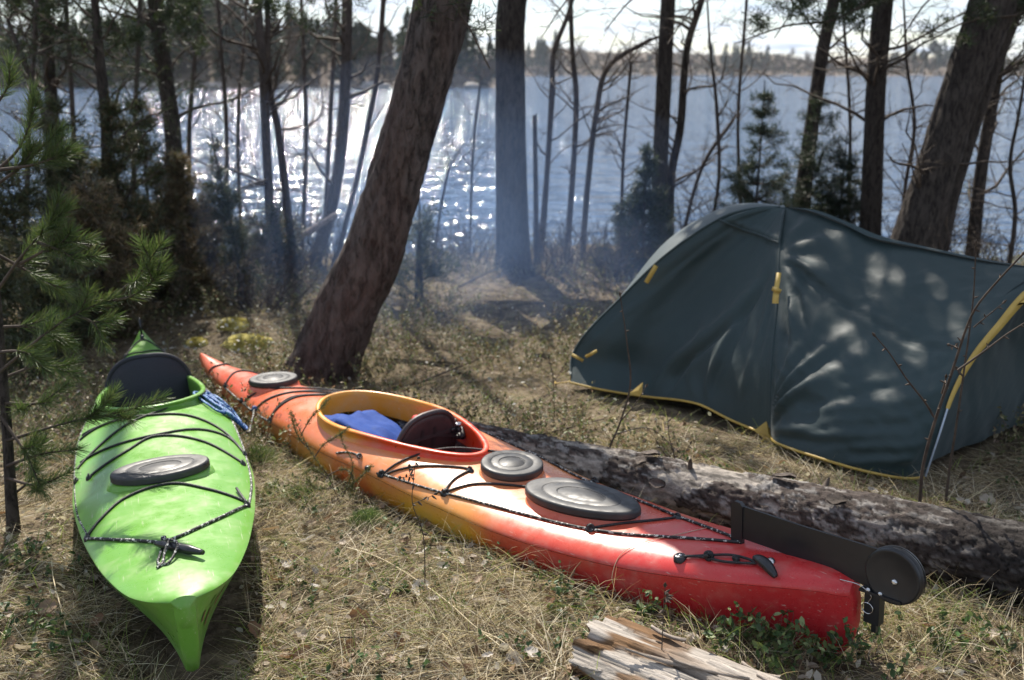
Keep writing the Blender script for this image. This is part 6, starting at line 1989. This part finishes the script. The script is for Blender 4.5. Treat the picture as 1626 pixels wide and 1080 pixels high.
leaflets('leaf_scraps', 'curled scraps of last year leaves among the grass', scatter(2600, 1.75, 5.0, 1.2) + [0, 0, .012], .016, [(.20, .135, .085), (.34, .28, .22), (.13, .08, .05), (.44, .40, .34)], M['drygrass'], flat=False)
leaflets('bank_litter', 'brown leaf litter on the bank', scatter(12000, 5, 11.2, 1.0), .016, [(.16, .11, .07), (.24, .19, .14), (.10, .07, .045), (.34, .30, .25)], M['drygrass'], lite=True)

# evergreen dwarf shrubs (lingonberry and heather)
def dwarf(name, label, pts, h, nleaf, lsize, cols, thing=None, cat=None, stem=True, spread=.02, tilt=.5):
    n = len(pts)
    a = rng.random(n) * 6.28
    d = unit(np.stack([np.cos(a) * tilt, np.sin(a) * tilt, np.ones(n)], 1))
    L_ = h * rng.uniform(.5, 1.25, n)
    k = np.repeat(np.arange(n), nleaf)
    t = rng.random(len(k)) * .8 + .2
    base = pts[k] + d[k] * (L_[k] * t)[:, None] + rng.normal(size=(len(k), 3)) * [spread * .3, spread * .3, .004]
    if thing is None:
        sv, sf, sm = blades(pts, d, L_, np.full(n, .0022), np.zeros((n, 3)), 1, .5, rng)
        mesh_np(name + '_stems', sv, sf, M['drygrass'], None, True, np.repeat(jitter_cols(n, [(.09, .06, .04), (.14, .10, .06)], rng), sm, 0))
        tag(bpy.data.objects[name + '_stems'], label + ', their stems', kind='stuff')
        return leaflets(name, label, base, lsize, cols, M['glossleaf'], flat=False, asp=.5, cup=.2, clear_z=0, lite=(name == 'heath'))
    root = empty(thing, pts.mean(0), label, cat, 'lingonberry clumps in the foreground')
    c0_ = pts.mean(0)
    mb = MB()
    for i in range(n):
        mb.tube(np.array([pts[i], pts[i] + d[i] * L_[i] * .5 + [0.003, 0, 0], pts[i] + d[i] * L_[i]]) - c0_, [.0013, .001, .0007], 4, cap=False)
    mb.build('stems', M['twig'], root)
    o = leaflets('leaves', label, base - c0_, lsize, cols, M['glossleaf'], flat=False, asp=.48, cup=.18, clear_z=0)
    del o['kind']; del o['label']
    o.parent = root
    return root
LING = [(.045, .085, .025), (.065, .11, .035), (.035, .065, .022), (.10, .13, .04)]
HEATH = [(.12, .13, .055), (.17, .14, .085), (.09, .11, .048), (.19, .13, .095), (.15, .18, .065), (.25, .22, .12)]
ph_ = scatter(10500, 4.2, 11.2, 1.0)
ph_ = ph_[(fbm(np.c_[ph_[:, :2] * 1.1, ph_[:, :1] * 0], 3, 58) > .38) & ~by_tent(ph_[:, 0], ph_[:, 1], .48)]
dwarf('heath', 'low heather and lingonberry covering the bank', ph_, .23, 16, .0110, HEATH)
pl_ = scatter(1500, 2.0, 6.0, 1.1)
pl_ = pl_[fbm(np.c_[pl_[:, :2] * 1.9, pl_[:, :1] * 0], 3, 54) > .50]
pl_ = pl_[~by_tent(pl_[:, 0], pl_[:, 1], .3)]
dwarf('lingonberry', 'low lingonberry sprigs in the grass', pl_, .07, 8, .0085, LING)
for i, (px, py, n_, sx, sy, h, ls, lb) in enumerate([(1330, 1045, 46, .16, .07, .15, .0125, 'lingonberry clump with glossy leaves under the rudder at lower right'), (1240, 1040, 30, .10, .05, .13, .011, 'lingonberry clump between the grey wood and the red stern'), (1030, 985, 4, .012, .01, .075, .0105, 'single pale lingonberry sprig in front of the red hull'),
                                                      (440, 790, 22, .10, .05, .06, .009, 'lingonberry patch beside the right side of the green kayak'), (900, 960, 12, .05, .04, .08, .009, 'small lingonberry patch above the grey wood'), (640, 945, 10, .04, .03, .05, .008, 'few lingonberry sprigs in the middle of the dry grass'), (40, 900, 22, .12, .08, .07, .010, 'lingonberry patch in the shade at lower left'), (60, 1010, 20, .12, .06, .08, .010, 'lingonberry patch at the lower left corner'), (1560, 1030, 20, .12, .06, .09, .010, 'lingonberry patch at the lower right corner')]):
    c = onground(px, py)
    q = c[:2] + rng.normal(size=(n_, 2)) * [sx, sy]
    q = q[~in_kayak(q[:, 0], q[:, 1], .85)]
    dwarf('lingonberry', lb, np.c_[q, gz(q[:, 0], q[:, 1])], h, 13, ls, LING + [(.16, .19, .08)], thing='lingonberry_clump', cat='plant')
# cushions of bright juniper or moss-like green
for i, (px, py, r_, h, lb) in enumerate([(583, 832, .075, .075, 'round fresh green tuft in front of the orange kayak side'), (410, 735, .09, .12, 'soft green tuft between the green and the orange kayak'), (470, 790, .06, .05, 'small bright green tuft in the gap beside the orange hull')]):
    c = onground(px, py)
    root = empty('moss_tuft', c, lb, 'plant', 'green tufts between the kayaks')
    n = 1500
    q = rng.normal(size=(n, 2)) * r_ * .45
    base = np.c_[q, rng.random(n) * h * .7 * np.exp(-(q ** 2).sum(1) / (r_ ** 2))]
    d = unit(np.c_[q / r_ * .9, np.ones(n) * .7] + rng.normal(size=(n, 3)) * .4)
    V, F, m = blades(base, d, rng.uniform(.012, .03, n), np.full(n, .0018), np.zeros((n, 3)), 1, .3, rng)
    mesh_np('needles', V, F, M['needle'], root, True, np.repeat(jitter_cols(n, [(.10, .16, .045), (.15, .20, .07), (.07, .11, .035)], rng), m, 0))

# yellow moss cushions and pale lichen on the mound
M['moss'] = noise_mat('yellow moss', [(.20, .17, .05), (.42, .36, .11), (.52, .46, .20)], scale=28, rough=.95, bump=1.0, bump_scale=60, bdist=.03, spec=.1)
for i, (px, py, sx, sy, sz, lb) in enumerate([(395, 545, .17, .13, .075, 'big yellow moss cushion at the foot of the leaning pine'), (370, 515, .12, .10, .06, 'yellow moss cushion on top of the mound'), (312, 545, .08, .07, .05, 'small yellow moss cushion near the green kayak stern')]):
    c = onground(px, py)
    o = rock('moss_cushion', c - [0, 0, .02], (sx, sy, sz), 80 + i, lb, 'moss cushions on the mound', M['moss'])
    o['category'] = 'moss'
    n = 2200
    a = rng.random(n) * 6.28; u_ = rng.random(n) ** .5
    qb = np.c_[np.cos(a) * u_ * sx * .95, np.sin(a) * u_ * sy * .95, sz * .92 * np.sqrt(np.clip(1 - u_ ** 2, 0, 1))]
    V, F, m = blades(qb, unit(rng.normal(size=(n, 3)) * .6 + [0, 0, 1]), rng.uniform(.008, .022, n), np.full(n, .004), np.zeros((n, 3)), 1, .4, rng)
    mesh_np('fronds', V, F, M['drygrass'], o, True, np.repeat(jitter_cols(n, [(.30, .26, .07), (.42, .37, .13), (.22, .19, .06)], rng), m, 0))

# single dry leaves big enough to pick out
lm = []
for k in range(4):
    g = np.random.default_rng(200 + k)
    U, V_ = np.meshgrid(np.linspace(-1, 1, 9), np.linspace(-1, 1, 7), indexing='ij')
    wd_ = np.sqrt(np.clip(1 - np.abs(U) ** 2.4, 0, 1)) * (.62 + .12 * np.sin(U * 9 + k)) + .02
    P = np.stack([U, V_ * wd_, .22 * V_ ** 2 + .22 * (fbm(np.stack([U * 1.5, V_ * 1.5, U * 0 + k], -1), 2, k) - .5) + .15 * k / 3 * U ** 2], -1)
    mb = MB(); mb.grid(P, col=[(.40, .34, .28), (.30, .21, .14), (.44, .40, .36), (.20, .11, .06)][k])
    mb.add(np.array([[-1.5, .05, .02], [-1.0, .012, .02], [-1.0, -.012, .02]]), [[0, 1, 2]], col=(.2, .14, .09))
    lm.append(mb)
M['dryleaf'] = leaf_mat('dry leaves', rough=.55, trans=.25, spec=.35)
lprot = []
leaflets('pale_lichen', 'pale lichen flakes and bleached leaves on the mound and bank', np.concatenate([(lambda q: np.c_[q, gz(q[:, 0], q[:, 1]) + .05])(onground(390, 545)[:2] + rng.normal(size=(260, 2)) * [.5, .35]), scatter(450, 4.6, 9, 1) + [0, 0, .08]]), .014, [(.30, .29, .26), (.38, .37, .33), (.24, .25, .21)], M['dryleaf'], flat=False)
for k in range(4): lprot.append(lm[k].build('dry_leaf', M['dryleaf'], usecol=True))
spots = [(300 + 0, 650, 2), (480, 930, 0), (500, 940, 2), (650, 915, 1), (690, 915, 0), (795, 965, 2), (760, 970, 0), (465, 1015, 2), (510, 1025, 0), (440, 930, 3), (490, 865, 2), (545, 870, 0), (590, 905, 1), (875, 965, 3), (905, 960, 1), (800, 1040, 2), (740, 1035, 0), (620, 1055, 1), (570, 990, 3), (555, 1040, 3), (855, 1050, 2), (690, 960, 2), (450, 990, 1), (50, 940, 0), (120, 1000, 1), (170, 960, 0), (100, 880, 1), (40, 1040, 0), (200, 1040, 2), (385, 930, 0), (395, 960, 1), (380, 1000, 3), (30, 740, 2), (70, 760, 0), (45, 830, 0), (430, 850, 1), (520, 830, 3), (700, 880, 2), (760, 930, 1), (380, 880, 3)]
spots = [s for s in spots if s[1] > 700]
for i in range(120): spots.append((int(rng.uniform(0, 1626)), int(rng.uniform(760, 1078)), int(rng.integers(0, 4))))
uk = [0] * 4
for px, py, k in spots:
    c = onground(px, py)
    if in_kayak(c[0], c[1], .95) or near_log(c[0], c[1], .16): continue
    if uk[k]: o = lprot[k].copy(); COL.objects.link(o)
    else: o = lprot[k]
    uk[k] = 1
    o.location = c + [0, 0, .014 + .01 * rng.random()]
    s = rng.uniform(.017, .036)
    o.scale = (s, s * rng.uniform(.8, 1.1), s)
    o.rotation_euler = (rng.normal() * .35, rng.normal() * .35, rng.random() * 6.28)
    tag(o, ['greyish dry leaf lying in the matted grass', 'brown dry leaf lying in the matted grass', 'pale bleached leaf lying in the matted grass', 'dark reddish brown leaf lying in the matted grass'][k], 'leaf', ['greyish', 'brown', 'pale', 'dark brown'][k] + ' dry leaves on the ground')
# single long straws
for pts, lb, r_ in (([(545, 868), (600, 885), (660, 920), (710, 955), (752, 993), (800, 1030)], 'long dry reed straw lying diagonally across the foreground grass', .0026), ([(82, 890), (85, 920), (95, 960), (108, 1010), (128, 1078)], 'long dry straw in the shade left of the green kayak', .0024), ([(760, 1000), (800, 1020), (840, 1060)], 'second straw crossing the end of the long reed', .0018)):
    P = smooth_path([onground(x, y, .030) for x, y in pts], 30)
    mb = MB(); mb.tube(P - P[0], np.linspace(r_, r_ * .6, 30), 6)
    o = mb.build('straw', noise_mat('straw', [(.40, .31, .17), (.55, .46, .30)], scale=60, rough=.6)); o.location = P[0]; tag(o, lb, 'straw')
for s0, pts in enumerate([[(1104, 843), (1050, 862), (1020, 880), (1018, 905), (1013, 925), (1020, 935)]]):
    P = np.array([OK_.world(np.array([s, y, float(OK_.deckz(s, y)) + .004 + (0 if k < 3 else .0)])) for k, (s, y) in enumerate([(.55, -.05), (.60, .06), (.66, .13), (.70, .20)])])
    P = np.r_[P, [P[-1] + [-.03, -.03, -.06], P[-1] + [-.02, -.035, -.11]]]
    mb = MB(); p_ = smooth_path(P, 40); mb.tube(p_ - p_[0], .0012, 5); o = mb.build('root_fibre', M['drygrass'], usecol=False); o.location = p_[0]
    a_ = o.data.attributes.new('Col', 'FLOAT_COLOR', 'POINT'); a_.data.foreach_set('color', np.tile([.6, .5, .38, 1], len(o.data.vertices)).astype(np.float32))
    tag(o, 'thin pale root fibre draped over the red deck', 'fibre')
# dead sticks
for i, (a, b2, r_, lb) in enumerate([((660, 610), (760, 570), .008, 'thin stick on the bank right of the leaning pine'), ((730, 455), (790, 425), .012, 'dark stick leaning on the bank before the straight pine'), ((860, 690), (960, 665), .005, 'stick in the grass behind the log')]):
    P = smooth_path([onground(*a, .02), (onground(*a, .05) + onground(*b2, .06)) / 2, onground(*b2, .08)], 12)
    mb = MB(); mb.tube(P - P[0], np.linspace(r_, r_ * .5, 12), 6); o = mb.build('stick', M['twig']); o.location = P[0]; tag(o, lb, 'stick')

for i in range(26):
    px, py = rng.uniform(380, 1600), rng.uniform(780, 1075)
    c = onground(px, py, .02)
    if in_kayak(c[0], c[1], 1.0, .03) or near_log(c[0], c[1], .16): continue
    a_ = rng.random() * 6.28; ln_t = rng.uniform(.06, .2)
    q = smooth_path([c, c + np.array([math.cos(a_), math.sin(a_), .06]) * ln_t * .5 + rng.normal(size=3) * .008, c + np.array([math.cos(a_ + .3), math.sin(a_ + .3), .05]) * ln_t], 10)
    q[:, 2] = np.maximum(q[:, 2], gz(q[:, 0], q[:, 1]) + .012)
    mb = MB(); mb.tube(q - c, np.linspace(.0032, .0015, 10), 6)
    k_ = q[5] - c; mb.tube(np.array([k_, k_ + [math.cos(a_ + 1) * .03, math.sin(a_ + 1) * .03, .012]]), [.0018, .001], 5)
    o = mb.build('fallen_twig', M['twig']); o.location = c
    tag(o, 'short brown twig fallen on the matted grass', 'twig', 'fallen twigs on the grass')

# ------------------------------------------------------------------ smoke drifting from a campfire: thin even puffs
def air(name, c, dens, g_):
    m = bpy.data.materials.new(name); m.use_nodes = True
    t = m.node_tree
    t.nodes.remove(t.nodes['Principled BSDF'])
    pv = t.nodes.new('ShaderNodeVolumePrincipled')
    pv.inputs['Color'].default_value = (*c, 1); pv.inputs['Density'].default_value = dens; pv.inputs['Anisotropy'].default_value = g_
    t.links.new(pv.outputs[0], t.nodes['Material Output'].inputs['Volume'])
    return m
M['smoke'] = air('wood smoke', (.36, .56, 1.0), .019, .35)
def puff(loc, scale, seed):
    u_, v_ = np.meshgrid(np.linspace(0.02, math.pi - .02, 14), np.linspace(0, 2 * math.pi, 24, endpoint=False), indexing='ij')
    P = np.stack([np.sin(u_) * np.cos(v_), np.sin(u_) * np.sin(v_), np.cos(u_)], -1)
    P = P * (.8 + .4 * fbm(P * 1.3 + seed * 3.1 + 20, 2, seed))[..., None]
    mb = MB(); mb.grid(P, cv=True)
    for k, row in ((0, 0), (1, 13)):
        c = mb.n; mb.add([P[0 if k == 0 else -1].mean(0)], np.zeros((0, 3)))
        i_ = np.arange(24); f_ = np.stack([np.full(24, c), row * 24 + i_, row * 24 + (i_ + 1) % 24], 1)
        mb.F[3].append(f_[:, ::-1] if k else f_)
    o = mb.build('smoke', M['smoke']); o.location = loc; o.scale = scale
    return tag(o, 'bluish campfire smoke drifting between the pines', kind='stuff')
for i, (x, y, z, sx, sy, sz) in enumerate([(0.05, 8.9, .3, .75, .7, 1.0), (.25, 8.2, -.1, 1.1, 1.2, .75), (-.9, 7.6, .25, 1.0, 1.1, .8), (.9, 7.7, -.1, .9, 1.0, .6), (-.5, 7.6, .5, 2.0, 1.6, 1.3)]):
    puff((x, y, z), (sx, sy, sz), i)
    puff((x + .1, y, z - .1), (sx * .72, sy * .72, sz * .66), i + 10)
M['haze'] = air('thin air haze', (.80, .88, 1.0), .00014, .2)
hz = MB(); hz.box((200, 430, 18), (1480, 1010, 46)); hz = hz.build('haze', M['haze'], smooth=False)
tag(hz, 'thin bluish haze over the lake', kind='stuff')
